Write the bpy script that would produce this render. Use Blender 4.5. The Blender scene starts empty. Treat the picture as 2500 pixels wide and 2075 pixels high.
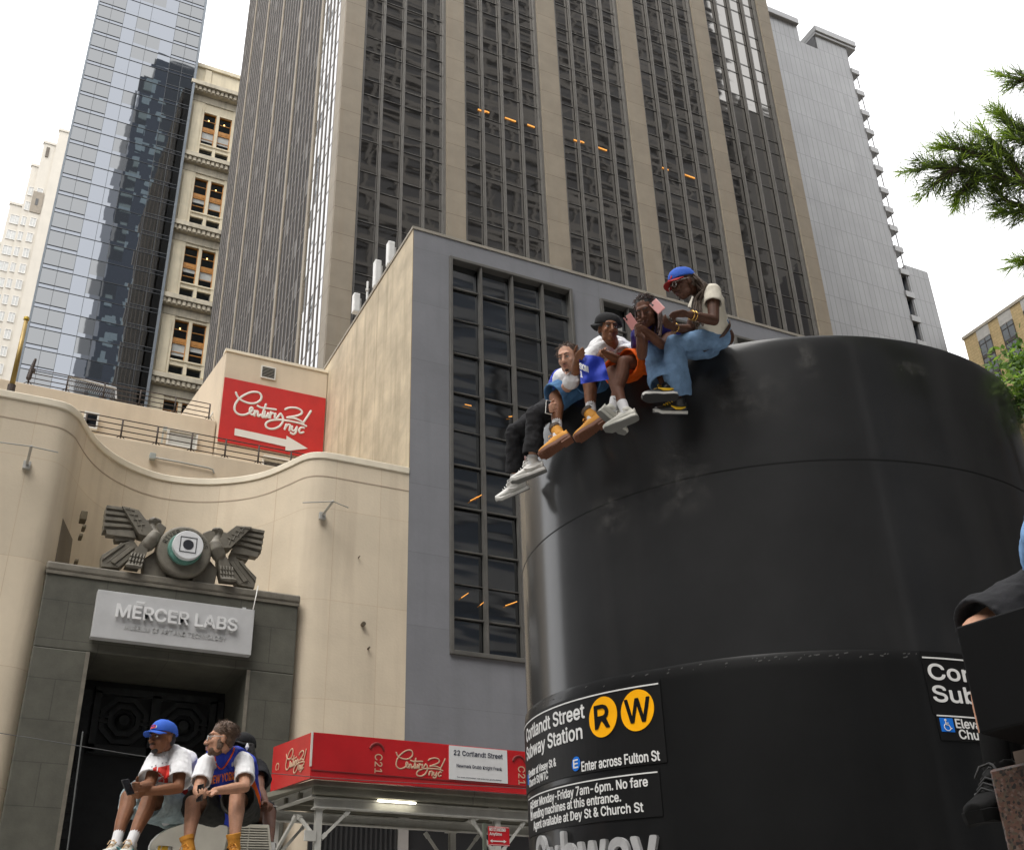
import bpy, math, random
from mathutils import Vector as V, Matrix
random.seed(7)
R_ = math.radians
S = bpy.context.scene
COL = S.collection
# ------------------------------------------------------------------ camera, world, sun, exposure
PITCH = math.atan2(1590, 2800); ROLL = math.atan2(161, 4927); YAW = R_(26.9)
FW = V((math.sin(YAW) * math.cos(PITCH), math.cos(YAW) * math.cos(PITCH), math.sin(PITCH)))
_r0 = V((math.cos(YAW), -math.sin(YAW), 0)); _u0 = _r0.cross(FW)
UP = _u0 * math.cos(ROLL) + _r0 * math.sin(ROLL)
RT = _r0 * math.cos(ROLL) - _u0 * math.sin(ROLL)
CAM = V((0, 0, 1.7))
cam = bpy.data.cameras.new('camera'); cam.sensor_width = 36; cam.lens = 2800 / 2500 * 36
cam.clip_start = 0.1; cam.clip_end = 3000
co = bpy.data.objects.new('camera', cam); COL.objects.link(co)
co.matrix_world = Matrix(((RT.x, UP.x, -FW.x, CAM.x), (RT.y, UP.y, -FW.y, CAM.y), (RT.z, UP.z, -FW.z, CAM.z), (0, 0, 0, 1)))
S.camera = co
SUN_EL, SUN_AZ = 60, 236          # compass degrees from +Y towards +X
w = bpy.data.worlds.new('World'); S.world = w; w.use_nodes = True
nt = w.node_tree; nt.nodes.clear()
sky = nt.nodes.new('ShaderNodeTexSky'); sky.sky_type = 'NISHITA'; sky.sun_disc = False
sky.sun_elevation = R_(SUN_EL); sky.sun_rotation = R_(SUN_AZ); sky.air_density = 1.5; sky.dust_density = 6
hsv = nt.nodes.new('ShaderNodeHueSaturation'); hsv.inputs['Saturation'].default_value = 0.25
mx = nt.nodes.new('ShaderNodeMixRGB'); mx.inputs[0].default_value = 0.75
mx.inputs[2].default_value = (10.2, 10.2, 10.3, 1)     # the even cloud sheet
bg = nt.nodes.new('ShaderNodeBackground'); bg.inputs['Strength'].default_value = 0.1
wo = nt.nodes.new('ShaderNodeOutputWorld')
nt.links.new(sky.outputs[0], hsv.inputs['Color']); nt.links.new(hsv.outputs[0], mx.inputs[1])
nt.links.new(mx.outputs[0], bg.inputs[0]); nt.links.new(bg.outputs[0], wo.inputs[0])
sl = bpy.data.lights.new('sun', 'SUN'); sl.energy = 0.9; sl.angle = R_(40); sl.color = (1, .96, .9)
so = bpy.data.objects.new('sun', sl); COL.objects.link(so)
sd = V((math.sin(R_(SUN_AZ)) * math.cos(R_(SUN_EL)), math.cos(R_(SUN_AZ)) * math.cos(R_(SUN_EL)), math.sin(R_(SUN_EL))))
so.rotation_euler = sd.to_track_quat('Z', 'Y').to_euler()
S.view_settings.view_transform = 'Standard'; S.view_settings.look = 'None'
S.view_settings.gamma = 1; S.view_settings.exposure = 1.3
S.render.engine = 'CYCLES'
try:
    S.cycles.use_denoising = True; S.cycles.max_bounces = 6; S.cycles.glossy_bounces = 4; S.cycles.diffuse_bounces = 3
    S.cycles.caustics_reflective = False; S.cycles.caustics_refractive = False
except Exception: pass
# ------------------------------------------------------------------ measuring: a photo point to a point in the street
def ray(x, y): return FW + RT * ((x - 1250) / 2800) - UP * ((y - 1037.5) / 2800)
def onY(x, y, Y): r = ray(x, y); return CAM + r * (Y / r.y)
def onX(x, y, X): r = ray(x, y); return CAM + r * (X / r.x)
def onZ(x, y, Z): r = ray(x, y); return CAM + r * ((Z - 1.7) / r.z)
def dep(x, y, d): return CAM + ray(x, y) * d
Z6 = lambda x, y: (1150 + .3585 * x, 620 + .3585 * y)
Z7 = lambda x, y: (230 + .2381 * x, 1730 + .2381 * y)
Z5 = lambda x, y: (1600 + .4302 * x, 1325 + .4302 * y)
ZE = lambda x, y: (220 + .219 * x, 1210 + .219 * y)
# ------------------------------------------------------------------ materials
def nodes(name):
    m = bpy.data.materials.new(name); m.use_nodes = True
    t = m.node_tree; b = t.nodes['Principled BSDF']
    return m, t, b
def M(name, col, rough=.7, metal=0., var=.12, scale=2.0, bump=.0, bscale=30., streak=0., stretch=(1, 1, 1), spec=.5, coat=0., emit=0., joints=None, stain=None):
    m, t, b = nodes(name); N = t.nodes.new; L = t.links.new
    b.inputs['Roughness'].default_value = rough; b.inputs['Metallic'].default_value = metal
    b.inputs['Specular IOR Level'].default_value = spec; b.inputs['Coat Weight'].default_value = coat; b.inputs['Coat Roughness'].default_value = .15
    tc = N('ShaderNodeTexCoord'); mp = N('ShaderNodeMapping'); mp.inputs['Scale'].default_value = stretch
    L(tc.outputs['Object'], mp.inputs[0])
    nz = N('ShaderNodeTexNoise'); nz.inputs['Scale'].default_value = scale; nz.inputs['Detail'].default_value = 6
    nz.inputs['Roughness'].default_value = .62; L(mp.outputs[0], nz.inputs['Vector'])
    mr = N('ShaderNodeMapRange'); mr.inputs[1].default_value = .3; mr.inputs[2].default_value = .7
    mr.inputs[3].default_value = 1 - var; mr.inputs[4].default_value = 1 + var; L(nz.outputs[0], mr.inputs[0])
    mu = N('ShaderNodeMixRGB'); mu.blend_type = 'MULTIPLY'; mu.inputs[0].default_value = 1
    mu.inputs[1].default_value = (*col, 1); L(mr.outputs[0], mu.inputs[2]); out = mu.outputs[0]
    if streak:
        m2 = N('ShaderNodeMapping'); m2.inputs['Scale'].default_value = (2.2, 2.2, .16); L(tc.outputs['Object'], m2.inputs[0])
        n2 = N('ShaderNodeTexNoise'); n2.inputs['Scale'].default_value = 1.3; n2.inputs['Detail'].default_value = 5; L(m2.outputs[0], n2.inputs['Vector'])
        r2 = N('ShaderNodeMapRange'); r2.inputs[1].default_value = .5; r2.inputs[2].default_value = .78
        r2.inputs[3].default_value = 0; r2.inputs[4].default_value = streak; L(n2.outputs[0], r2.inputs[0])
        x2 = N('ShaderNodeMixRGB'); x2.inputs[2].default_value = (*(stain or [c * .45 for c in col]), 1)
        L(r2.outputs[0], x2.inputs[0]); L(out, x2.inputs[1]); out = x2.outputs[0]
    if joints:   # (width, height, mortar, colour, across axis, offset)
        bw, bh, ms, jc, ax, off = joints
        sp = N('ShaderNodeSeparateXYZ'); cb = N('ShaderNodeCombineXYZ'); L(tc.outputs['Object'], sp.inputs[0])
        L(sp.outputs[ax], cb.inputs[0]); L(sp.outputs[2], cb.inputs[1])
        br = N('ShaderNodeTexBrick'); br.offset = off; br.inputs['Scale'].default_value = 1
        br.inputs['Brick Width'].default_value = bw; br.inputs['Row Height'].default_value = bh; br.inputs['Mortar Size'].default_value = ms
        br.inputs['Color1'].default_value = (1, 1, 1, 1); br.inputs['Color2'].default_value = (.9, .9, .9, 1); br.inputs['Mortar'].default_value = (*jc, 1)
        L(cb.outputs[0], br.inputs[0])
        x3 = N('ShaderNodeMixRGB'); x3.blend_type = 'MULTIPLY'; x3.inputs[0].default_value = 1
        L(out, x3.inputs[1]); L(br.outputs[0], x3.inputs[2]); out = x3.outputs[0]
    L(out, b.inputs['Base Color'])
    if bump:
        n3 = N('ShaderNodeTexNoise'); n3.inputs['Scale'].default_value = bscale; n3.inputs['Detail'].default_value = 4
        L(tc.outputs['Object'], n3.inputs['Vector'])
        bp = N('ShaderNodeBump'); bp.inputs['Strength'].default_value = bump; bp.inputs['Distance'].default_value = .02
        L(n3.outputs[0], bp.inputs['Height']); L(bp.outputs[0], b.inputs['Normal'])
    if emit:
        b.inputs['Emission Color'].default_value = (*col, 1); b.inputs['Emission Strength'].default_value = emit
    return m
def GLASS(name, f0, rough=.02, wave=.06, scale=(.5, .5, 1.6), dist=.06):
    """coated office glass: mirrors what stands opposite, each pane a little warped"""
    m, t, b = nodes(name); N = t.nodes.new; L = t.links.new
    b.inputs['Base Color'].default_value = (*f0, 1); b.inputs['Metallic'].default_value = 1; b.inputs['Roughness'].default_value = rough
    tc = N('ShaderNodeTexCoord'); mp = N('ShaderNodeMapping'); mp.inputs['Scale'].default_value = scale; L(tc.outputs['Object'], mp.inputs[0])
    nz = N('ShaderNodeTexNoise'); nz.inputs['Scale'].default_value = 1; nz.inputs['Detail'].default_value = 1.5; L(mp.outputs[0], nz.inputs['Vector'])
    bp = N('ShaderNodeBump'); bp.inputs['Strength'].default_value = wave; bp.inputs['Distance'].default_value = dist * 4
    L(nz.outputs[0], bp.inputs['Height']); L(bp.outputs[0], b.inputs['Normal'])
    return m
MT = {}
# ------------------------------------------------------------------ mesh building
class MB:
    def __init__(s): s.v = []; s.f = []; s.m = []; s.k = 0
    def add(s, vs, fs, k=None):
        o = len(s.v); s.v += [tuple(p) for p in vs]; s.f += [tuple(i + o for i in f) for f in fs]; s.m += [s.k if k is None else k] * len(fs); return s
    def box(s, x0, x1, y0, y1, z0, z1, k=None):
        return s.hexa([(x0, y0, z0), (x1, y0, z0), (x1, y1, z0), (x0, y1, z0), (x0, y0, z1), (x1, y0, z1), (x1, y1, z1), (x0, y1, z1)], k)
    def hexa(s, p, k=None):
        return s.add(p, [(3, 2, 1, 0), (4, 5, 6, 7), (0, 1, 5, 4), (1, 2, 6, 5), (2, 3, 7, 6), (3, 0, 4, 7)], k)
    def obox(s, o, ax, ay, az, k=None):          # corner + three edge vectors
        o = V(o); ax = V(ax); ay = V(ay); az = V(az)
        return s.hexa([o, o + ax, o + ax + ay, o + ay, o + az, o + ax + az, o + ax + ay + az, o + ay + az], k)
    def prism(s, pts, vec, k=None):              # planar polygon pushed along vec
        n = len(pts); a = [V(p) for p in pts]; b = [p + V(vec) for p in a]
        return s.add(a + b, [tuple(range(n))[::-1], tuple(range(n, 2 * n))] + [(i, (i + 1) % n, n + (i + 1) % n, n + i) for i in range(n)], k)
    def wall(s, pts, d, k=None):                 # prism of an XZ polygon from Y down to thickness
        return s.prism(pts, d, k)
    def quad(s, a, b, c, d, k=None): return s.add([a, b, c, d], [(0, 1, 2, 3)], k)
    def loft(s, rings, k=None, caps=True):
        n = len(rings[0]); vs = [p for r in rings for p in r]; fs = []
        for i in range(len(rings) - 1):
            for j in range(n):
                fs.append((i * n + j, i * n + (j + 1) % n, (i + 1) * n + (j + 1) % n, (i + 1) * n + j))
        if caps: fs.append(tuple(range(n))[::-1]); fs.append(tuple(range((len(rings) - 1) * n, len(rings) * n)))
        return s.add(vs, fs, k)
    def tube(s, pts, rad, n=8, k=None, round_=True, lat=None, flat=1.):
        pts = [V(p) for p in pts]; m = len(pts)
        rad = [rad] * m if isinstance(rad, (int, float)) else list(rad)
        if lat is None:
            d0 = (pts[1] - pts[0]).normalized(); lat = d0.orthogonal()
        rings = []; u = V(lat)
        for i, p in enumerate(pts):
            d = (pts[min(i + 1, m - 1)] - pts[max(i - 1, 0)])
            d = d.normalized() if d.length > 1e-9 else V((0, 0, 1))
            u = (u - d * u.dot(d)); u = u.normalized() if u.length > 1e-6 else d.orthogonal().normalized()
            w_ = d.cross(u)
            ring = lambda c, r: [c + u * (math.cos(2 * math.pi * j / n) * r) + w_ * (math.sin(2 * math.pi * j / n) * r * flat) for j in range(n)]
            if i == 0 and round_:
                rings.append(ring(p - d * rad[0] * .92, rad[0] * .35)); rings.append(ring(p - d * rad[0] * .6, rad[0] * .8))
            rings.append(ring(p, rad[i]))
            if i == m - 1 and round_:
                rings.append(ring(p + d * rad[i] * .6, rad[i] * .8)); rings.append(ring(p + d * rad[i] * .92, rad[i] * .35))
        return s.loft(rings, k)
    def ell(s, c, ax, ay, az, nu=12, nv=8, k=None):
        c = V(c); rings = []
        for i in range(1, nv):
            t = math.pi * i / nv
            rings.append([c - V(az) * math.cos(t) + (V(ax) * math.cos(2 * math.pi * j / nu) + V(ay) * math.sin(2 * math.pi * j / nu)) * math.sin(t) for j in range(nu)])
        vs = [c - V(az)] + [p for r in rings for p in r] + [c + V(az)]; fs = []
        for j in range(nu): fs.append((0, 1 + (j + 1) % nu, 1 + j))
        for i in range(nv - 2):
            for j in range(nu):
                a = 1 + i * nu; fs.append((a + j, a + (j + 1) % nu, a + nu + (j + 1) % nu, a + nu + j))
        e = len(vs) - 1; a = 1 + (nv - 2) * nu
        for j in range(nu): fs.append((a + j, a + (j + 1) % nu, e))
        return s.add(vs, fs, k)
    def cyl(s, c, r, h, n=24, axis=(0, 0, 1), k=None, r2=None):
        ax = V(axis).normalized(); u = ax.orthogonal().normalized(); w_ = ax.cross(u); c = V(c); r2 = r if r2 is None else r2
        ring = lambda q, rr: [q + u * math.cos(2 * math.pi * j / n) * rr + w_ * math.sin(2 * math.pi * j / n) * rr for j in range(n)]
        return s.loft([ring(c, r), ring(c + ax * h, r2)], k)
ORG = {}
def build(name, mb, mats, parent=None, smooth=False, bevel=0., seg=2, ang=40):
    me = bpy.data.meshes.new(name); o_ = ORG.get(parent, V((0, 0, 0)))
    me.from_pydata([tuple(V(p) - o_) for p in mb.v], [], mb.f)
    if not isinstance(mats, (list, tuple)): mats = [mats]
    for m in mats: me.materials.append(m)
    if len(mats) > 1: me.polygons.foreach_set('material_index', mb.m)
    if smooth: me.polygons.foreach_set('use_smooth', [True] * len(me.polygons))
    me.update()
    o = bpy.data.objects.new(name, me); COL.objects.link(o)
    if parent is not None: o.parent = parent
    ORG[o] = o_
    if smooth == 'auto':
        try: me.set_sharp_from_angle(angle=R_(ang))
        except Exception: pass
    if bevel:
        b = o.modifiers.new('bevel', 'BEVEL'); b.width = bevel; b.segments = seg; b.limit_method = 'ANGLE'; b.angle_limit = R_(35); b.harden_normals = False
    return o
def tag(o, label=None, cat=None, group=None, kind=None):
    if label: o['label'] = label
    if cat: o['category'] = cat
    if group: o['group'] = group
    if kind: o['kind'] = kind
    return o
def thing(name, loc, label, cat, group=None):
    o = bpy.data.objects.new(name, None); o.empty_display_size = .3; o.location = loc; COL.objects.link(o)
    ORG[o] = V(loc); return tag(o, label, cat, group)
def part_copy(src, parent, off):           # another instance of a part and its sub-parts, moved by off
    c = src.copy(); COL.objects.link(c); c.parent = parent; c.location = V(src.location) + V(off); ORG[c] = ORG[src]
    for ch in src.children:
        d = ch.copy(); COL.objects.link(d); d.parent = c; d.location = ch.location
    return c
PEND = []
def organic(name, mb, mat, parent, vox=.006, sm=4, disp=0., dsize=.09, smf=.5):
    o = build(name, mb, mat, parent)
    r = o.modifiers.new('r', 'REMESH'); r.mode = 'VOXEL'; r.voxel_size = vox; r.use_smooth_shade = True
    s_ = o.modifiers.new('s', 'SMOOTH'); s_.factor = smf; s_.iterations = sm
    if disp:
        tx = bpy.data.textures.get('folds%.3f' % dsize)
        if not tx:
            tx = bpy.data.textures.new('folds%.3f' % dsize, 'CLOUDS'); tx.noise_scale = dsize; tx.noise_depth = 2
        d = o.modifiers.new('d', 'DISPLACE'); d.texture = tx; d.texture_coords = 'LOCAL'; d.strength = disp; d.mid_level = .5
        s2 = o.modifiers.new('s2', 'SMOOTH'); s2.factor = .5; s2.iterations = 2
    PEND.append(o); return o
def bake():
    bpy.context.view_layer.update(); dg = bpy.context.evaluated_depsgraph_get()
    for o in PEND:
        me = bpy.data.meshes.new_from_object(o.evaluated_get(dg), preserve_all_data_layers=False, depsgraph=dg)
        mats = list(o.data.materials); o.modifiers.clear(); o.data = me
        me.materials.clear()
        for m in mats: me.materials.append(m)
        me.polygons.foreach_set('use_smooth', [True] * len(me.polygons))
    PEND.clear()
# ------------------------------------------------------------------ lettering
FONT = None
try:
    import os
    FONT = bpy.data.fonts.load(os.path.join(bpy.utils.system_resource('DATAFILES'), 'fonts', 'Inter.woff2'))
except Exception: FONT = None
_tc = {}
def glyphs(s, bold=.02, depth=.5):
    """mesh of a line of text: cap height 1, starts at x = 0, front face towards -y of (x, depth, z)"""
    key = (s, bold)
    if key in _tc: return _tc[key]
    c = bpy.data.curves.new('t', 'FONT'); c.body = s; c.size = 1
    if FONT: c.font = FONT
    c.offset = bold; c.extrude = .02; c.fill_mode = 'BOTH'; c.resolution_u = 3
    o = bpy.data.objects.new('t', c); me = bpy.data.meshes.new_from_object(o)
    ref = bpy.data.curves.new('t', 'FONT'); ref.body = 'H'; ref.size = 1
    if FONT: ref.font = FONT
    ro = bpy.data.objects.new('t', ref); rm = bpy.data.meshes.new_from_object(ro)
    ch = max(v.co.y for v in rm.vertices) or .7
    vs = [(v.co.x, v.co.y / ch, v.co.z / .02) for v in me.vertices]
    x0 = min(v[0] for v in vs); x1 = max(v[0] for v in vs)
    vs = [((x - x0) / ch, y, z) for x, y, z in vs]
    r = (vs, [tuple(p.vertices) for p in me.polygons], (x1 - x0) / ch); _tc[key] = r
    return r
def text(mb, s, fn, x0, z0, h, width=None, bold=.02, deep=.004, k=None, right=False):
    """lay a line of text through fn(x, z, out) -> world; strokes are thickened by laying shifted copies a hair apart"""
    vs, fs, w_ = glyphs(s, 0); sx = h if width is None else width / w_
    if right: x0 -= w_ * sx
    b = bold * 1.1
    sh = [(0, 0)] if bold <= .006 else [(0, 0), (-b, 0), (b, 0), (0, b), (0, -b), (b * .7, b * .7), (-b * .7, -b * .7), (b * .7, -b * .7), (-b * .7, b * .7)]
    for i, (dx, dz) in enumerate(sh): mb.add([fn(x0 + (x * sx) + dx * h, z0 + (y + dz) * h, deep * (z * .5 + .5) + .00012 * i) for x, y, z in vs], fs, k)
    return w_ * sx
def flatY(Y): return lambda x, z, o: V((x, Y - o - .002, z))
# ------------------------------------------------------------------ ground
asphalt = M('asphalt', (.06, .06, .062), .85, var=.3, scale=1.5, bump=.3, bscale=60)
plaza_m = M('plaza_paving', (.42, .41, .39), .8, var=.12, scale=1, joints=(1.2, .6, .015, (.6, .6, .6), 0, .5))
pave = M('pavement', (.40, .39, .37), .8, var=.15, scale=1, joints=(1.5, 1.5, .02, (.5, .5, .5), 0, 0))
g = MB(); g.quad((-700, -700, 0), (700, -700, 0), (700, 700, 0), (-700, 700, 0)); tag(build('ground', g, asphalt), kind='structure')
g = MB().box(-58, 69, -13, 11.5, .004, .14); tag(build('plaza', g, plaza_m, bevel=.02), kind='structure')
g = MB().box(-60, 60, 15, 21.7, .004, .15); tag(build('pavement', g, pave, bevel=.02), kind='structure')
# ------------------------------------------------------------------ cream bank building with the curved front
cream = M('cream_render', (.72, .615, .465), .82, var=.09, scale=.6, bump=.16, bscale=18, streak=.3, stain=(.34, .25, .17), joints=(1.05, 2.1, .006, (.82, .76, .7), 0, 0))
cream2 = M('cream_render_plain', (.64, .54, .41), .85, var=.07, scale=.8, bump=.15, bscale=14, streak=.22, stain=(.33, .26, .19))
coping_m = M('coping_paint', (.80, .72, .57), .7, var=.07, scale=2, streak=.12)
stone = M('dark_stone', (.100, .097, .076), .62, var=.22, scale=2.2, bump=.15, bscale=25, streak=.25, stain=(.05, .048, .04), joints=(1.3, .75, .008, (.6, .6, .6), 0, .5))
stone2 = M('carved_stone', (.175, .158, .125), .6, var=.28, scale=4, bump=.12, bscale=30, streak=.2, stain=(.045, .04, .034))
darkmetal = M('dark_metal', (.018, .019, .02), .5, var=.3, scale=5)
black_gap = M('black_shutter', (.012, .012, .013), .6, var=.3)
bank = thing('bank_building', (3.6, 24, 0), 'cream rendered building with a concave curved front and setback roof terraces', 'building')
plan = [(-1.1, 22), (.62, 22), (.86, 22.02), (1.02, 22.08), (1.15, 22.2), (1.27, 22.36), (1.38, 22.62), (1.61, 23.11), (1.91, 23.58), (2.34, 24.02), (2.87, 24.34), (3.4, 24.49),
        (4.0, 24.44), (4.59, 24.22), (5.13, 23.85), (5.5, 23.44), (5.72, 23.05), (5.88, 22.72), (6.0, 22.45), (6.1, 22.26), (6.24, 22.12), (6.45, 22.03), (6.7, 22), (8.472, 22)]
def dense(pl, n=3):
    out = []
    for i in range(len(pl) - 1):
        p0 = pl[max(i - 1, 0)]; p1 = pl[i]; p2 = pl[i + 1]; p3 = pl[min(i + 2, len(pl) - 1)]
        if i in (0, len(pl) - 2): out.append(p1); continue
        if i == 1: p0 = (2 * p1[0] - p2[0], 2 * p1[1] - p2[1])
        if i == len(pl) - 3: p3 = (2 * p2[0] - p1[0], 2 * p2[1] - p1[1])
        for j in range(n):
            t = j / n
            out.append(tuple(.5 * (2 * p1[a] + (p2[a] - p0[a]) * t + (2 * p0[a] - 5 * p1[a] + 4 * p2[a] - p3[a]) * t * t + (3 * p1[a] - p0[a] - 3 * p2[a] + p3[a]) * t ** 3) for a in (0, 1)))
    return out + [pl[-1]]
pl = dense(plan)
def curtain(mb, pl, z0, z1, back=None, out=0.):
    n = len(pl); ins = []
    for i, (x, y) in enumerate(pl):
        a = pl[max(i - 1, 0)]; b = pl[min(i + 1, n - 1)]; tx, ty = b[0] - a[0], b[1] - a[1]; l = math.hypot(tx, ty) or 1
        ins.append((ty / l, -tx / l))
    f = [(x + nx * out, y + ny * out) for (x, y), (nx, ny) in zip(pl, ins)]
    bk = [(x - nx * back, y - ny * back) for (x, y), (nx, ny) in zip(pl, ins)]
    vs = [(x, y, z0) for x, y in f] + [(x, y, z1) for x, y in f] + [(x, y, z1) for x, y in bk] + [(x, y, z0) for x, y in bk]
    fs = []
    for i in range(n - 1):
        for a in range(4):
            b = (a + 1) % 4; fs.append((a * n + i, a * n + i + 1, b * n + i + 1, b * n + i))
    fs += [(0, n, 2 * n, 3 * n), (n - 1, 4 * n - 1, 3 * n - 1, 2 * n - 1)]
    return mb.add(vs, fs)
build('front_wall', curtain(MB(), pl, 0, 13.80, .2), cream, bank, smooth='auto')
build('coping', curtain(MB(), pl, 13.80, 13.97, .22, .03), coping_m, bank, smooth='auto', bevel=.02)
build('joint_shadow_line', curtain(MB(), pl, 13.36, 13.385, .1, .006), M('joint_shadow_paint', (.44, .35, .26), .8), bank, smooth='auto')  # thin dark strip painted as the shadow line of a wall joint
g = MB(); g.box(-1.05, 8.46, 24.9, 29.09, 0, 13.2); build('roof_deck', g, cream2, bank)
g = MB(); g.box(-1.05, 8.46, 25.5, 25.8, 13.2, 15.24); build('terrace_wall', g, cream2, bank, bevel=.03)
g = MB(); g.box(-1.05, 8.46, 25.8, 29.09, 13.2, 14.9); build('terrace_deck', g, cream2, bank)
g = MB(); g.box(-1.05, 5.29, 29.1, 40, 0, 18.26); build('upper_storey', g, cream2, bank, bevel=.03)
dy = 9.; b0, b1 = 29.0, 29.0 + dy
g = MB(); g.prism([(5.33, b0, 14.5), (8.46, b0, 14.5), (8.46, b1, 14.5), (5.33 - .1 * dy, b1, 14.5)], (0, 0, 6.12)); build('stair_bulkhead', g, cream2, bank, bevel=.03)
g = MB(); g.prism([(5.30, b0 - .03, 20.58), (8.46, b0 - .03, 20.58), (8.46, b0 + .3, 20.58), (5.30, b0 + .3, 20.58)], (0, 0, .09)); build('bulkhead_coping', g, coping_m, bank)
white_p = M('white_paint', (.72, .71, .67), .5, var=.06)
dark_pane = GLASS('window_glass', (.16, .17, .18), wave=.04)
for (x0, x1, z0, z1, nm) in ((1.80, 2.09, 17.24, 17.64, 'terrace_window'), (4.02, 4.76, 17.17, 17.60, 'terrace_window'), (6.72, 7.3, 16.75, 17.2, 'terrace_window')):
    fr = MB(); t_ = .045
    for b in ((x0 - t_, x1 + t_, z1, z1 + t_), (x0 - t_, x1 + t_, z0 - t_, z0), (x0 - t_, x0, z0, z1), (x1, x1 + t_, z0, z1)): fr.box(b[0], b[1], 28.94, 29.12, b[2], b[3])
    if nm == 'terrace_window' and x0 > 6.5: fr.box(x0 - .05, x1 + .1, 28.8, 28.96, z1 + .05, z1 + .09)
    f_ = build(nm, fr, white_p, bank)
    build('pane', MB().box(x0, x1, 28.985, 28.995, z0, z1), M('blind', (.5, .5, .47), .5) if 4 < x0 < 5 else dark_pane, f_)
g = MB(); lf = MB(); lf.box(6.40, 6.84, 28.955, 28.995, 19.92, 19.95); lf.box(6.40, 6.84, 28.955, 28.995, 20.31, 20.34); lf.box(6.40, 6.43, 28.955, 28.995, 19.95, 20.31); lf.box(6.81, 6.84, 28.955, 28.995, 19.95, 20.31)
lv = build('louvre_vent', lf, white_p, bank)
g = MB(); g.box(6.43, 6.81, 28.985, 28.998, 19.95, 20.31, 1)
for i in range(7): g.obox((6.43, 28.955, 19.965 + i * .05), (.38, 0, 0), (0, .028, .026), (0, .004, -.006), 0)
build('slat', g, [M('slat_grey', (.42, .41, .38), .5), M('vent_black', (.01, .01, .01), .8)], lv)
# conduit and its box on the terrace wall
g = MB(); pts = [onY(x / 3, 840 + y / 3, 25.45) for x, y in ((1120, 828), (1300, 862), (1420, 886), (1530, 908), (1560, 920), (1566, 945))]
g.tube(pts, .022, 6); c_ = build('conduit_pipe', g, M('galvanised', (.42, .42, .40), .45, .6), bank, smooth=True)
p = onY(1115 / 3, 840 + 828 / 3, 25.45); g = MB().box(p.x - .07, p.x + .07, 25.36, 25.49, p.z - .08, p.z + .08); build('junction_box', g, M('box_grey', (.33, .35, .33), .6), bank, bevel=.01)
p = onY(1207 / 3, 840 + 628 / 3, 29.0); g = MB().box(p.x - .05, p.x + .05, 28.9, 28.995, p.z - .07, p.z + .05); g.box(p.x - .06, p.x - .02, 28.95, 28.99, p.z - .45, p.z - .07); build('junction_box', g, M('box_grey2', (.4, .42, .4), .6), bank)
# small fittings on the flanks of the portal recess
for (x, y, s_) in ((483, 1420, .09), (483, 1475, .05), (465, 1525, .05), (440, 1668, .05)):
    px = (x * .4302, 650 + y * .4302); q = onY(*px, 22.55); 
    build('wall_fitting', MB().box(q.x - s_, q.x + s_ * .4, 22.5, 22.75, q.z - s_, q.z + s_ * (1.2 if s_ > .08 else .4)), M('fitting_bronze', (.16, .13, .08), .5, .4), bank, bevel=.015)
q0 = onY(395 * .4302, 650 + 1490 * .4302, 22.5); 
g = MB(); g.prism([(1.33, 22.42, 10.55), (1.62, 23.05, 10.55), (1.60, 23.06, 11.45), (1.31, 22.43, 11.6)], (-.03, .01, 0)); build('side_niche', g, M('niche_stone', (.17, .14, .10), .7, streak=.3), bank)
for (x, z, r) in ((7.48, 10.05, .045), (7.62, 9.55, .02), (7.33, 11.55, .012)):
    build('pipe_stub', MB().cyl((x, 21.9, z), r, .11, 12, (0, 1, 0)), M('pipe_brown', (.16, .13, .09), .5, .5), bank)
# portal
por = build('entrance_portal', MB().box(1.17, 2.17, 22.0, 24.6, 0, 8.825).box(5.13, 6.08, 22.0, 24.6, 0, 8.825).box(1.17, 6.08, 22.003, 24.6, 8.825, 10.32), stone, bank, bevel=.02)
build('cap_course', MB().box(1.14, 6.11, 21.96, 24.6, 10.325, 10.50), stone2, por, bevel=.04)
build('moulding', MB().box(1.155, 6.095, 21.975, 22.0, 10.26, 10.325).box(2.10, 2.17, 21.985, 22.0, 0, 8.82).box(5.13, 5.2, 21.985, 22.0, 0, 8.82), stone2, por)
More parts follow.
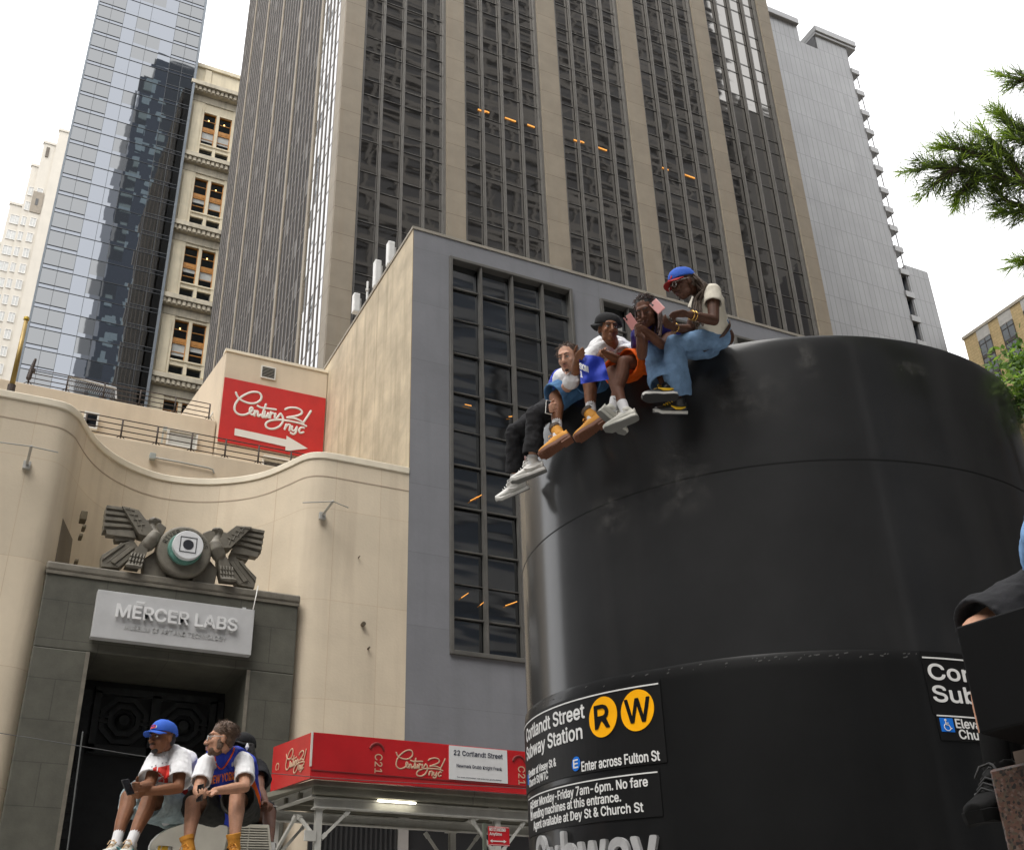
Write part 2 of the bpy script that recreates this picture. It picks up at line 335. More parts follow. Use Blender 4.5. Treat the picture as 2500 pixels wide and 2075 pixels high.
# bronze door screen with two octagon rosettes
g = MB(); g.box(2.17, 5.13, 23.75, 23.9, 0, 8.82); dm = M('bronze_black', (.012, .0125, .0125), .45, .2, var=.4, scale=4)
scr = build('door_screen', g, dm, por)
g = MB(); Y0 = 23.62
for (x0, x1, z0, z1) in ((2.55, 4.95, 8.55, 8.68), (2.55, 4.95, 7.38, 7.55), (2.55, 2.68, 7.4, 8.6), (4.82, 4.95, 7.4, 8.6), (3.66, 3.84, 7.4, 8.6), (2.3, 2.5, 0, 8.6), (4.98, 5.1, 0, 8.6)): g.box(x0, x1, Y0, 23.75, z0, z1)
for cx in (3.17, 4.33):
    cz = 8.06
    for r0, r1, yy in ((.50, .40, .06), (.33, .24, .1)):
        a = [(cx + math.cos(R_(22.5 + 45 * i)) * r0, cz + math.sin(R_(22.5 + 45 * i)) * r0) for i in range(8)]; b = [(cx + math.cos(R_(22.5 + 45 * i)) * r1, cz + math.sin(R_(22.5 + 45 * i)) * r1) for i in range(8)]
        for i in range(8):
            j = (i + 1) % 8; g.prism([(a[i][0], 23.75 - yy, a[i][1]), (a[j][0], 23.75 - yy, a[j][1]), (b[j][0], 23.75 - yy, b[j][1]), (b[i][0], 23.75 - yy, b[i][1])], (0, yy, 0))
    g.cyl((cx, 23.75, cz), .17, .12, 16, (0, -1, 0), r2=.1)
    for s_ in (-1, 1):
        for dz in (-.05, .05): g.box(cx + s_ * .4 - .12, cx + s_ * .4 + .12, 23.66, 23.75, cz + dz - .018, cz + dz + .018)
        for s2 in (-1, 1):
            for q in (0, .09, .18): g.obox((cx + s_ * (.36 + q * .7), 23.68, cz + s2 * (.60 - q)), (s_ * .17, 0, -s2 * .17), (0, .07, 0), (s_ * .03, 0, s2 * .03))
for i in range(40): g.box(2.6 + i * .058, 2.63 + i * .058, 23.70, 23.75, 7.42, 7.5)
build('rosette_grille', g, M('bronze_dark', (.034, .036, .036), .45, .3, var=.4, scale=6), scr)
g = MB()
for i in range(46): g.box(2.3 + .2 * random.random() * .3, 2.36 + .14 * random.random(), 23.56 + .03 * random.random(), 23.63, .2 + i * .155, .345 + i * .155)
build('carved_strip', g, M('bronze_dark3', (.03, .031, .03), .5, .3, var=.5), scr)
# Mercer sign
ms = thing('entrance_sign', (3.63, 21.9, 9.05), 'brushed silver sign reading MERCER LABS over the dark stone doorway', 'sign')
silver = M('brushed_silver', (.60, .60, .60), .4, .15, var=.06, scale=3)
build('panel', MB().box(2.12, 5.14, 21.80, 21.98, 9.055, 9.99), silver, ms, bevel=.008)
g = MB(); fn = lambda x, z, o: V((x, 21.80 - .03 - o, z)); text(g, 'MERCER LABS', fn, 2.50, 9.49, .245, 2.30, .035, .035)
g.box(2.84, 3.0, 21.735, 21.77, 9.80, 9.832)
build('lettering', g, M('letter_white', (.8, .8, .8), .4), ms)
g = MB(); text(g, 'MUSEUM OF ART AND TECHNOLOGY', flatY(21.80), 2.69, 9.27, .088, 1.93, .004, .012); build('small_lettering', g, M('letter_silver', (.62, .62, .61), .4, .2), ms)
build('standoff', MB().box(4.9, 4.97, 21.84, 21.98, 9.99, 10.03), silver, ms)
# eagles
def eagle(mirror, label):
    f_ = (lambda p: V((7.275 - p.x, p.y, p.z))) if mirror else (lambda p: p)
    E_ = lambda x, y, Y: f_(onY(*ZE(x, y), 22.0) * 1 + V((0, Y - 22.0, 0)))
    e = thing('eagle_sculpture', f_(V((2.75, 22.1, 10.5))), label, 'sculpture', 'stone eagles over the doorway')
    Lx = [(180, 120), (172, 175), (166, 240), (160, 305), (152, 372)]; Rx = [(345, 140), (385, 205), (425, 265), (460, 330), (490, 390)]
    g = MB()
    for i in range(4):
        for q, (a, b, c, d) in enumerate(((0, 0, .55, .55), (.55, .55, 1, 1))):
            A = V((*Lx[i], 0)).lerp(V((*Lx[i + 1], 0)), a); B = V((*Rx[i], 0)).lerp(V((*Rx[i + 1], 0)), a)
            Cc = V((*Rx[i], 0)).lerp(V((*Rx[i + 1], 0)), c); D = V((*Lx[i], 0)).lerp(V((*Lx[i + 1], 0)), c)
            g.prism([E_(P.x, P.y, 21.93 + .05 * q + .012 * i) for P in (A, B, Cc, D)], (0, .3, 0))
    g.prism([E_(*P, 21.99) for P in ((180, 372), (490, 390), (510, 470), (185, 430))], (0, .2, 0))
    g.prism([E_(*P, 22.04) for P in ((275, 445), (510, 470), (490, 492), (285, 492))], (0, .2, 0))
    g.prism([E_(*P, 21.88) for P in ((345, 140), (530, 185), (690, 395), (640, 480), (530, 445))], (0, .35, 0))
    for i in range(4):
        a = V((*Rx[i], 0)).lerp(V((530, 185, 0)), .12); b = V((640, 400 + i * 15, 0))
        A = V((385 + 45 * i, 170 + 62 * i, 0)); g.tube([E_(A.x, A.y, 21.875), E_(A.x + 95 - 8 * i, A.y + 22 - 10 * i, 21.875)], .012, 6)
        g.tube([E_(430 + 42 * i, 165 + 62 * i, 21.875), E_(455 + 36 * i, 235 + 58 * i, 21.875)], .012, 6)
    build('wing', g, stone2, e, bevel=.012)
    g = MB()
    for i in range(4):
        a0, a1 = i / 4, (i + 1) / 4
        P = lambda A, B, t: (A[0] + (B[0] - A[0]) * t, A[1] + (B[1] - A[1]) * t)
        A, B = P((345, 520), (560, 600), a0), P((345, 520), (560, 600), a1 - .02); C_, D = P((135, 655), (330, 800), a1 - .04), P((135, 655), (330, 800), a0)
        g.prism([E_(*A, 22.0 + .02 * (i % 2)), E_(*B, 22.0 + .02 * (i % 2)), E_(*C_, 22.0 + .02 * (i % 2)), E_(D[0] - 6, D[1] + 60 * (i < 2), 22.0 + .02 * (i % 2))], (0, .3, 0))
    g.prism([E_(*P_, 22.03) for P_ in ((350, 530), (480, 480), (560, 590), (330, 800), (128, 785), (132, 652))], (0, .25, 0))
    build('tail', g, stone2, e, bevel=.01)
    g = MB(); pts = [E_(700, 395, 22.0), E_(712, 450, 21.95), E_(690, 500, 21.95), E_(630, 560, 21.98), E_(560, 600, 22.05)]
    g.tube(pts, [.085, .13, .155, .14, .08], 14); g.tube([E_(705, 400, 22.0), E_(698, 345, 22.0), E_(702, 300, 22.0)], [.1, .075, .07], 12)
    g.ell(E_(705, 285, 21.98), (.1, 0, 0), (0, .085, 0), (0, 0, .075)); g.tube([E_(740, 285, 21.94), E_(775, 300, 21.93), E_(788, 322, 21.94)], [.05, .036, .012], 8)
    g.ell(E_(715, 272, 21.9), (.03, 0, 0), (0, .02, 0), (0, 0, .018))
    body = organic('body', g, stone2, e, vox=.018, sm=3)
    g = MB(); g.prism([E_(*P_, 21.9) for P_ in ((545, 560), (650, 575), (610, 690), (545, 812), (385, 785), (445, 690))], (0, .3, 0))
    for i in range(5):
        for j in range(3):
            x = 440 + 34 * i - 14 * j + 20; y = 660 + 48 * j + 6 * i; g.tube([E_(x, y, 21.895), E_(x - 14, y + 34, 21.885), E_(x - 22, y + 44, 21.9)], [.022, .026, .012], 6)
    g.tube([E_(400, 800, 21.86), E_(460, 812, 21.85), E_(540, 825, 21.86)], [.04, .05, .04], 8)
    build('leg', g, stone2, e, bevel=.012)
    g = MB(); g.prism([E_(*P_, 22.12) for P_ in ((570, 232), (700, 240), (800, 272), (868, 325), (800, 470), (690, 420))], (0, .22, 0))
    build('backing_stone', g, stone2, e, bevel=.02); g = MB()
    g.prism([E_(*P_, 22.06) for P_ in ((600, 690), (735, 600), (780, 760), (860, 870), (850, 905), (600, 870))], (0, .3, 0))
    build('backing_stone', g, stone2, e, bevel=.02)
    return e
eagle(False, 'carved dark stone eagle left of the round medallion, wing spread to the left')
eagle(True, 'carved dark stone eagle right of the round medallion, wing spread to the right')
md = thing('medallion', (3.64, 22, 10.5), 'round dark stone medallion with a white disc badge between two stone eagles', 'medallion')
cz = 11.05
def ringdisc(mb, cx, cz, r, y0, y1, n=48, k=None): return mb.cyl((cx, y1, cz), r, y1 - y0, n, (0, -1, 0), k)
g = MB(); ringdisc(g, 3.64, cz, .54, 21.86, 22.3); build('stone_ring', g, stone2, md, bevel=.05, seg=3)
g = MB(); s_ = 'RIVER SAVINGS'
for i, ch in enumerate(s_):
    if ch == ' ': continue
    a = R_(160 - 140 * i / (len(s_) - 1)); c_, sn = math.cos(a), math.sin(a)
    vs, fs, w_ = glyphs(ch, .0); h = .085
    g.add([V((3.64 + c_ * (.385 + y * h) + sn * (x - w_ / 2) * h, 21.857 - .004 * (z * .5 + .5), cz + sn * (.385 + y * h) - c_ * (x - w_ / 2) * h)) for x, y, z in vs], fs)
build('carved_lettering', g, M('carved_shadow', (.05, .047, .038), .7), md)
g = MB(); ringdisc(g, 3.63, cz + .02, .335, 21.76, 21.86); build('teal_rim', g, M('teal_patina', (.10, .24, .195), .5, var=.3, scale=6), md, bevel=.02)
bd = build('white_disc', ringdisc(MB(), 3.66, cz + .05, .30, 21.64, 21.76), M('badge_white', (.78, .79, .80), .4, var=.02), md, bevel=.01)
g = MB(); ringdisc(g, 3.66, cz + .05, .105, 21.634, 21.638, 32)
for b in ((-.165, .165, .15, .165), (-.165, .165, -.165, -.15), (-.165, -.15, -.15, .15), (.15, .165, -.15, .15)): g.box(3.66 + b[0], 3.66 + b[1], 21.634, 21.638, cz + .05 + b[2], cz + .05 + b[3])
build('square_and_dot_mark', g, M('mark_black', (.02, .022, .03), .5), bd)
# roof railings (each run a thing)
iron = M('rusted_iron', (.06, .045, .038), .7, .3, var=.3, scale=8)
def railing(A, B, n, h, label, fan=True):
    A = V(A); B = V(B); r_ = thing('roof_railing', A, label, 'railing', 'iron railings on the roof terraces'); d = (B - A)
    for i in range(n):
        p = A + d * (i / (n - 1)); g = MB(); g.tube([p, p + V((0, 0, h))], .022, 6, round_=False); g.tube([p + V((.02, .0, .12)), p + V((.14, 0, 0))], .012, 5); g.tube([p + V((-.02, .0, .12)), p + V((-.14, 0, 0))], .012, 5)
        build('post', g, iron, r_, smooth=True)
    for k_ in range(4): build('rail', MB().tube([A + V((0, 0, h * (1 - .27 * k_))), B + V((0, 0, h * (1 - .27 * k_)))], .014, 6), iron, r_, smooth=True)
    return r_
railing((-.9, 25.62, 15.24), (8.3, 25.62, 15.24), 12, .56, 'rusty iron railing on the lower terrace edge passing below the red wall sign')
railing((.22, 29.2, 18.26), (5.08, 29.2, 18.26), 6, .55, 'dark iron railing on the upper terrace edge left of the red wall sign')
# mesh fence bit on the upper terrace
fp = [onY(x / 3, 840 + y / 3, 30.0) for x, y in ((500, 235), (850, 325), (850, 400), (500, 318))]
cf = thing('mesh_fence', fp[3], 'short galvanised wire mesh fence standing on the upper roof terrace', 'fence'); g = MB()
g.tube([fp[3], fp[0], fp[1], fp[2]], .03, 6); build('frame', g, M('galv2', (.5, .5, .5), .4, .5), cf)
g = MB()
for i in range(24):
    t_ = i / 23; g.tube([fp[0].lerp(fp[1], t_), fp[3].lerp(fp[2], min(1, t_ + .12))], .005, 4); g.tube([fp[0].lerp(fp[1], t_), fp[3].lerp(fp[2], max(0, t_ - .12))], .005, 4)
build('wire_mesh', g, M('galv3', (.3, .3, .3), .5, .5), cf)
p = onY(210 / 3, 840 + 250 / 3, 29.3); g = MB(); g.tube([p, p + V((.02, 0, .25)), p + V((.07, 0, .62))], [.07, .06, .035], 8); g.box(p.x - .02, p.x + .13, 29.25, 29.36, p.z + .2, p.z + .3); tag(build('roof_floodlight', g, iron), 'small dark floodlight post at the left end of the upper terrace railing', 'floodlight')
p = onY(1520 / 3, 840 + 560 / 3, 29.4); hr = thing('folding_chair', p, 'white folding frame leaning by the railing beside the red wall sign', 'chair'); g = MB()
g.tube([p, p + V((.12, 0, .32)), p + V((.2, .1, 0))], .015, 5); g.tube([p + V((.03, 0, .02)), p + V((.13, 0, .28))], .012, 5); g.tube([p + V((.05, 0, .15)), p + V((.16, .05, .15))], .012, 5); build('frame', g, white_p, hr)
# flag pole and wall brackets
g = MB(); p0 = onY(33, 948, 22.25); p1 = onY(64, 778, 22.25); p0.x = p1.x = -.12
fpo = thing('flagpole_stub', p0, 'short gold painted pole standing on the left parapet of the cream building', 'pole')
gold = M('gold_paint', (.34, .23, .06), .45, .3, var=.15)
build('pole', MB().tube([p0, p1 - V((0, 0, .04))], [.055, .042], 12, round_=False), gold, fpo, smooth=True); build('cap', MB().cyl(p1 - V((0, 0, .04)), .058, .07, 14), M('gold_bright', (.6, .42, .05), .4, .3), fpo, bevel=.01)
build('base_plate', MB().box(p0.x - .14, p0.x + .14, 22.12, 22.38, 13.97, 14.0).cyl((p0.x, p0.y, 14.0), .08, .25, 12), iron, fpo)
galv = M('galvanised_arm', (.45, .44, .41), .45, .4)
def bracket(A, B, C_, D, label):   # bar ends, foot
    b = thing('wall_bracket', D, label, 'bracket', 'metal lamp brackets on the cream front')
    A, B, C_, D = [V(q) for q in (A, B, C_, D)]
    build('cross_bar', MB().tube([A, C_, B], .012, 6), galv, b); build('arm', MB().tube([D, C_], .028, 8), galv, b); build('wall_plate', MB().box(D.x - .07, D.x + .07, D.y - .01, D.y + .07, D.z - .1, D.z + .07), galv, b, bevel=.008)
bracket((-.1, 21.4, 12.5), (.94, 21.4, 12.5), (.45, 21.35, 12.5), (.45, 21.93, 12.40), 'thin metal bracket with a long cross bar on the left end of the cream front')
bracket(onY(740, 1227, 21.5), onY(850, 1239, 21.5), onY(813, 1224, 21.4), V((6.46, 21.93, 12.38)), 'thin metal bracket with bent cross bar right of the curved recess')
# red wall sign with script lettering -------------------------------------------------
SCRIPT = [[(408, 405), (428, 452), (470, 487), (540, 514), (605, 514), (655, 487), (670, 450), (655, 415), (620, 400), (565, 402), (500, 428), (440, 470), (402, 525), (393, 575), (412, 612), (455, 634), (505, 632), (548, 612), (577, 585), (576, 562), (560, 560), (550, 585), (556, 620), (580, 632), (600, 612)],
 [(603, 592), (597, 642)], [(599, 622), (620, 596), (634, 606), (631, 640), (645, 648), (660, 632)], [(716, 526), (690, 600), (676, 648), (690, 660), (703, 640)], [(632, 542), (668, 560), (730, 568), (818, 580)],
 [(707, 600), (700, 648), (718, 660), (742, 612), (738, 655), (750, 664)], [(766, 606), (758, 668)], [(760, 640), (780, 614), (795, 622)], [(815, 622), (806, 660), (822, 670), (850, 640), (866, 622)],
 [(868, 622), (888, 655), (890, 700), (862, 745), (810, 774), (755, 776), (718, 755), (718, 720), (758, 695), (830, 684), (910, 690), (1000, 706), (1080, 726), (1128, 748)],
 [(915, 578), (950, 562), (1010, 560), (1060, 575), (1086, 602), (1074, 628), (1020, 646), (960, 656), (926, 664), (985, 666), (1045, 682), (1095, 712)], [(1178, 595), (1140, 655), (1098, 715)],
 [(925, 732), (908, 780)], [(914, 765), (940, 736), (965, 742), (957, 792)], [(985, 752), (985, 790), (1010, 796), (1030, 764)], [(1034, 758), (1022, 815), (995, 832), (970, 818)], [(1106, 768), (1078, 764), (1056, 790), (1068, 820), (1100, 812)]]
PXS = lambda x, y: (480 + .2381 * x, 860 + .2381 * y)
SC = [[((onY(*PXS(*p), 28.9).x - 5.33), (onY(*PXS(*p), 28.9).z - 17.5)) for p in s_] for s_ in SCRIPT]
SX0 = min(p[0] for s_ in SC for p in s_); SX1 = max(p[0] for s_ in SC for p in s_); SZ0 = min(p[1] for s_ in SC for p in s_); SZ1 = max(p[1] for s_ in SC for p in s_)
def spline(pts, n=5):
    out = []
    for i in range(len(pts) - 1):
        p0 = pts[max(i - 1, 0)]; p1 = pts[i]; p2 = pts[i + 1]; p3 = pts[min(i + 2, len(pts) - 1)]
        for j in range(n):
            t = j / n; out.append(tuple(.5 * (2 * p1[a] + (p2[a] - p0[a]) * t + (2 * p0[a] - 5 * p1[a] + 4 * p2[a] - p3[a]) * t * t + (3 * p1[a] - p0[a] - 3 * p2[a] + p3[a]) * t ** 3) for a in range(len(p1))))
    return out + [pts[-1]]
def script(mb, fn, x0, x1, z0, z1, r):
    for s_ in SC:
        q = [(x0 + (x - SX0) / (SX1 - SX0) * (x1 - x0), z0 + (z - SZ0) / (SZ1 - SZ0) * (z1 - z0)) for x, z in s_]
        P_ = [fn(x, z, 0) for x, z in spline(q, 4)]; nrm = (fn(q[0][0], q[0][1], 1) - fn(q[0][0], q[0][1], 0)).normalized()
        d = (P_[1] - P_[0]).normalized(); mb.tube(P_, r, 8, lat=d.cross(nrm), flat=.3)
ws = thing('red_wall_sign', (6.9, 28.95, 17.5), 'large red painted sign with white script lettering and a white arrow', 'sign')
redp = M('red_paint', (.52, .016, .012), .5, var=.12, scale=1.5, streak=.12)
A_, B_, C_, D_ = [onY(x, y, 28.96) for x, y in ((546, 924), (791, 985), (786, 1102), (528, 1080))]
build('panel', MB().prism([(5.36, 28.955, 17.55), (8.42, 28.955, 17.55), (8.42, 28.955, 19.66), (5.36, 28.955, 19.66)], (0, .04, 0)), redp, ws)
wl = M('sign_white', (.74, .72, .68), .5, var=.04)
g = MB(); script(g, lambda x, z, o: V((x, 28.95 - o, z)), 5.33 + SX0, 5.33 + SX1, 17.5 + SZ0, 17.5 + SZ1, .034); build('script_lettering', g, wl, ws, smooth=True)
ar = [onY(*PXS(x, y), 28.948) for x, y in ((392, 780), (920, 895), (922, 856), (1140, 988), (908, 1014), (912, 968), (386, 850))]
zc = sum(p.z for p in ar) / 7
build('arrow', MB().prism([V((p.x, 28.948, p.z)) for p in ar], (0, -.008, 0)), wl, ws)
# ------------------------------------------------------------------ grey painted building
greyp = M('grey_paint', (.225, .229, .248), .72, var=.13, scale=.45, bump=.2, bscale=12, streak=.3, stain=(.15, .155, .165), joints=(30, 1.7, .006, (.75, .75, .75), 0, 0))
tanc = M('stained_tan_concrete', (.56, .475, .34), .85, var=.22, scale=1.1, bump=.15, bscale=8, streak=.75, stain=(.30, .25, .17), joints=(2.6, 30, .008, (.6, .55, .5), 1, 0))
gb = thing('grey_office_building', (14, 22, 0), 'grey painted building with tall dark gridded windows and a stained tan side wall', 'building')
build('front_wall', MB().box(8.475, 9.47, 22, 22.5, 0, 20.98).box(9.47, 13.12, 22, 22.5, 20.40, 20.98).box(9.47, 13.12, 22, 22.5, 6.2, 9.65).box(13.12, 14.0, 22, 22.5, 0, 20.98)
      .box(14.0, 17.6, 22, 22.5, 20.36, 20.98).box(14.0, 17.6, 22, 22.5, 6.2, 9.65).box(17.6, 18.5, 22, 22.5, 0, 20.98).box(18.5, 22.1, 22, 22.5, 20.36, 20.98).box(18.5, 22.1, 22, 22.5, 6.2, 9.65).box(22.1, 34, 22, 22.5, 0, 20.98), greyp, gb)
build('side_wall', MB().box(8.465, 9.2, 22.5, 42, 0, 20.97), tanc, gb); build('side_wall', MB().box(8.462, 8.475, 22.0, 22.5, 13.9, 20.97), tanc, gb)
build('roof', MB().box(9.2, 34, 22.5, 42, 0, 20.6), M('roof_tar', (.1, .1, .1), .9), gb)
build('roof_edge', MB().box(8.44, 34.02, 21.975, 22.6, 20.985, 21.07).box(8.44, 9.3, 22.6, 42, 20.985, 21.07), M('roof_edge_stone', (.33, .30, .25), .8, streak=.4), gb)
greyglass = GLASS('dark_office_glass', (.21, .22, .23), wave=.08, scale=(.22, .22, 1.2), rough=.05)
frame_m = M('window_frame_metal', (.12, .115, .105), .55, .1, var=.2)
lamp_o = M('warm_lamp', (1, .42, .08), emit=.28)
def bigwin(x0, x1, z0, z1):
    wd = build('window', MB().box(x0, x0 + .09, 21.93, 22.2, z0, z1).box(x1 - .09, x1, 21.93, 22.2, z0, z1).box(x0 + .09, x1 - .09, 21.93, 22.2, z1 - .09, z1).box(x0 + .09, x1 - .09, 21.93, 22.2, z0, z0 + .1), frame_m, gb, bevel=.012)
    g = MB(); n = 4; wp = (x1 - x0) / n; zs = [z0 + .05, 10.54, 12.15, 13.25, 14.35, 16.35, 17.5, 19.5, z1 - .04]
    for i in range(n):
        for k_ in range(len(zs) - 1):
            a, b = [random.uniform(-.012, .012) for _ in (0, 1)]; xa, xb = x0 + i * wp, x0 + (i + 1) * wp
            g.quad((xa, 22.16 + a, zs[k_]), (xb, 22.16 - a, zs[k_]), (xb, 22.16 - a + b, zs[k_ + 1]), (xa, 22.16 + a + b, zs[k_ + 1]))
    build('glazing', g, greyglass, wd)
    g = MB()
    for i in range(1, n): g.box(x0 + i * wp - .036, x0 + i * wp + .036, 21.98, 22.14, z0 + .1, z1 - .09); g.box(x0 + i * wp - .012, x0 + i * wp + .012, 21.95, 21.98, z0 + .1, z1 - .09)
    for z in zs[1:-1]:
        for i in range(n): g.box(x0 + i * wp + .05, x0 + (i + 1) * wp - .05, 22.07, 22.13, z - .018, z + .018)
    for z in (18.55, 15.3, 11.35):
        for i in range(n): g.box(x0 + i * wp + .04, x0 + (i + 1) * wp - .04, 22.10, 22.135, z - .009, z + .009)
    build('mullion', g, frame_m, wd); return wd
w1 = bigwin(9.47, 13.12, 9.65, 20.40)
for x0 in (14.0, 18.5): bigwin(x0, x0 + 3.6, 9.65, 20.36)
for (x, y, l, a) in ((1100, 875, .0, 0), (1135, 988, .18, .0), (1230, 870, .0, .0), (1366, 937, .10, .06), (1148, 1223, .2, .14), (1165, 1215, .2, .15), (1126, 1460, .18, .14), (1172, 1478, .16, .14), (1234, 1479, .3, .14), (1242, 1018, .1, .03)):
    if not l: continue
    p = onY(x, y, 22.09); build('ceiling_lamp', MB().obox(p, (l, 0, a), (0, .006, 0), (0, 0, .022)), lamp_o, w1)
build('blind', MB().box(14.2, 14.75, 22.125, 22.135, 19.4, 19.75), M('blind_grey', (.42, .42, .4), .8), gb)
# shopfront below
build('shop_shutter', MB().box(6.55, 8.30, 21.9, 21.97, 0, 6.17).box(8.55, 13.6, 21.9, 21.97, 0, 6.17), black_gap, gb)
g = MB()
for i in range(16): g.box(6.75 + i * .1, 6.79 + i * .1, 21.86, 21.9, 0, 6.1)
build('shutter_rib', g, M('shutter_rib_m', (.03, .03, .03), .5), gb)
build('pilaster', MB().box(8.32, 8.52, 21.82, 21.99, 0, 6.2), M('pilaster_grey', (.3, .28, .26), .8), gb)
build('shop_lintel', MB().box(6.5, 13.6, 21.8, 21.99, 6.2, 6.6), M('lintel_cream', (.45, .40, .28), .8), gb)
for (x, y, b, lab) in ((590, 1380, 1480, 'white antenna box on the tan roof edge, highest and nearest the grey front'), (515, 1485, 1600, 'tallest white panel antenna, second along the tan roof edge'), (460, 1600, 1670, 'thin white rod antenna on the tan roof edge between two panels'), (395, 1672, 1743, 'white panel antenna on the tan roof edge, lowest and farthest back')):
    p = onX(700 + x * .4302, y * .4302, 8.75); q = onX(700 + x * .4302, (b + 40) * .4302, 8.75); a = thing('antenna', (p.x, p.y, 21.07), lab, 'antenna', 'antennas on the tan roof edge')
    am = M('antenna_white', (.74, .74, .72), .4); z0 = max(21.15, q.z)
    if 'rod' in lab: build('panel', MB().cyl((p.x, p.y, 21.07), .035, p.z - 21.07, 8), am, a); build('collar', MB().cyl((p.x, p.y, p.z - .35), .055, .1, 8), galv, a)
    else:
        build('panel', MB().box(p.x - .1, p.x + .1, p.y - .11, p.y + .11, z0 + .1, p.z), am, a, bevel=.03)
        build('mast', MB().cyl((p.x + .14, p.y, 21.07), .03, p.z - 21.2, 8), galv, a)
# ------------------------------------------------------------------ dark ribbed office tower
YT = 46.; K = YT / 40
pierx = [(11.45 * K, 12.49 * K), (17.07 * K, 18.09 * K), (22.72 * K, 23.9 * K), (28.42 * K, 29.53 * K), (34.15 * K, 35.21 * K), (39.8 * K, 40.72 * K)]
TX0, TX1, TZ, TD = pierx[0][0], pierx[-1][1], 128., 80.5
beige = M('beige_granite', (.285, .24, .178), .65, var=.1, scale=.9, streak=.28, stain=(.26, .19, .12), joints=(30, 1.75, .02, (.62, .56, .5), 0, 0))
ribm = M('bronze_rib', (.17, .15, .13), .5, .1, var=.15)
mull = M('anodised_mullion', (.14, .132, .12), .5, .1, var=.15)
bronze = M('dim_reflection_strip', (.028, .023, .019), .6, 0, spec=.12, var=.3, scale=1.5)  # lane glass with its dark reflection put into the colour
tglass = GLASS('tower_glass', (.25, .24, .225), wave=.045, scale=(.12, .12, .7), rough=.03)
tw = thing('dark_office_tower', ((TX0 + TX1) / 2, YT, 0), 'tall dark glass office tower with beige stone piers and close metal ribs', 'office tower')
build('core', MB().box(TX0 + .3, TX1 - .3, YT + .45, TD - .3, 0, TZ), M('tower_core', (.05, .05, .05), .8), tw)
for a, b in pierx: build('pier', MB().box(a, b, YT - .12, YT + .6, 0, TZ), beige, tw)
FL = 3.51; ZA = 52.35 - 14 * FL
def bay(x0, x1, lit):
    g = MB(); n = 4; wp = (x1 - x0) / n
    for i in range(n):
        z = ZA
        while z < TZ - 4:
            for (h0, h1) in ((0, FL - 1.19), (FL - 1.19, FL)):
                a, b, c = [random.uniform(-.005, .005) for _ in range(3)]; xa, xb = x0 + i * wp, x0 + (i + 1) * wp
                g.quad((xa, YT + .32 + a, z + h0), (xb, YT + .32 - a + c, z + h0), (xb, YT + .32 - a + b, z + h1), (xa, YT + .32 + a + b, z + h1))
            z += FL
    wb = build('window_bay', g, tglass, tw)
    g = MB(); g.box(x0, x0 + .16, YT + .02, YT + .3, 0, TZ); g.box(x1 - .16, x1, YT + .02, YT + .3, 0, TZ)
    for i in range(1, n): g.box(x0 + i * wp - .055, x0 + i * wp + .055, YT + .12, YT + .28, 0, TZ); g.box(x0 + i * wp - .035, x0 + i * wp + .035, YT + .02, YT + .1, 0, TZ)
    z = ZA
    while z < TZ - 4:
        for h in (0, FL - 1.19):
            for i in range(n): g.box(x0 + i * wp + .08, x0 + (i + 1) * wp - .08, YT + .275, YT + .295, z + h - .022, z + h + .022)
        z += FL
    build('mullion', g, mull, wb)
    if lit:
        for (px, py, l) in lit: build('ceiling_lamp', MB().obox(onY(px, py, YT + .27), (l, 0, -.03), (0, .01, 0), (0, 0, .11)), lamp_o, wb)
LIT = {1: [(1167, 269, .5), (1182, 272, .35), (1233, 289, .75), (1288, 306, .5)], 2: [(1401, 343, .5), (1413, 345, .4), (1459, 361, .7)], 3: [(1617, 411, .5), (1672, 428, .8)]}
for i in range(5): bay(pierx[i][1], pierx[i + 1][0], LIT.get(i))
# narrow face towards the lane: deep close ribs over strips of glass
side_glass = GLASS('lane_glass', (.34, .33, .32), wave=.05, scale=(.3, .3, .8), rough=.04)
g = MB(); y = YT + 1.0; k_ = 0
ribs, strips, piers = MB(), MB(), MB()
while y < TD - .8:
    big = (k_ % 7 == 5)
    z = 0
    if big: build('pier', MB().box(TX0 - .06, TX0 + .3, y, y + .42, 0, TZ), beige, tw)
    else: ribs.box(TX0 - .03, TX0 + .3, y, y + .11, 0, TZ)
    y2 = y + (.42 if big else .11)
    ystep = y + (1.25 if big else .82)
    zz_ = ZA
    while zz_ < TZ - 4:
        for (h0, h1) in ((0, FL - 1.19), (FL - 1.19, FL)):
            a = random.uniform(-.004, .004); b = random.uniform(-.004, .004)
            strips.quad((TX0 + .02 + a, ystep, zz_ + h0), (TX0 + .02 - a, y2, zz_ + h0), (TX0 + .02 - a + b, y2, zz_ + h1), (TX0 + .02 + a + b, ystep, zz_ + h1), 0 if (k_ < 5) else (1 if h0 == 0 or (k_ * 7 + int(zz_)) % 5 else 2))
        zz_ += FL
    y = ystep; k_ += 1
build('glazing', strips, [side_glass, bronze, M('dim_reflection_strip_light', (.09, .08, .07), .5, 0, spec=.2, var=.3)], tw)  # only strips near the corner mirror; the rest have a dim reflection as colour
g = MB(); g.box(TX0 - .02, TX0 + .5, YT + .0, YT + 1.0, 0, TZ); build('corner_pier', g, beige, tw)
g = ribs; zz_ = ZA
while zz_ < TZ - 4:
    for h in (0, FL - 1.19): g.box(TX0 + .008, TX0 + .3, YT + 1, TD - .8, zz_ + h - .03, zz_ + h + .03)
    zz_ += FL
build('rib', g, ribm, tw)
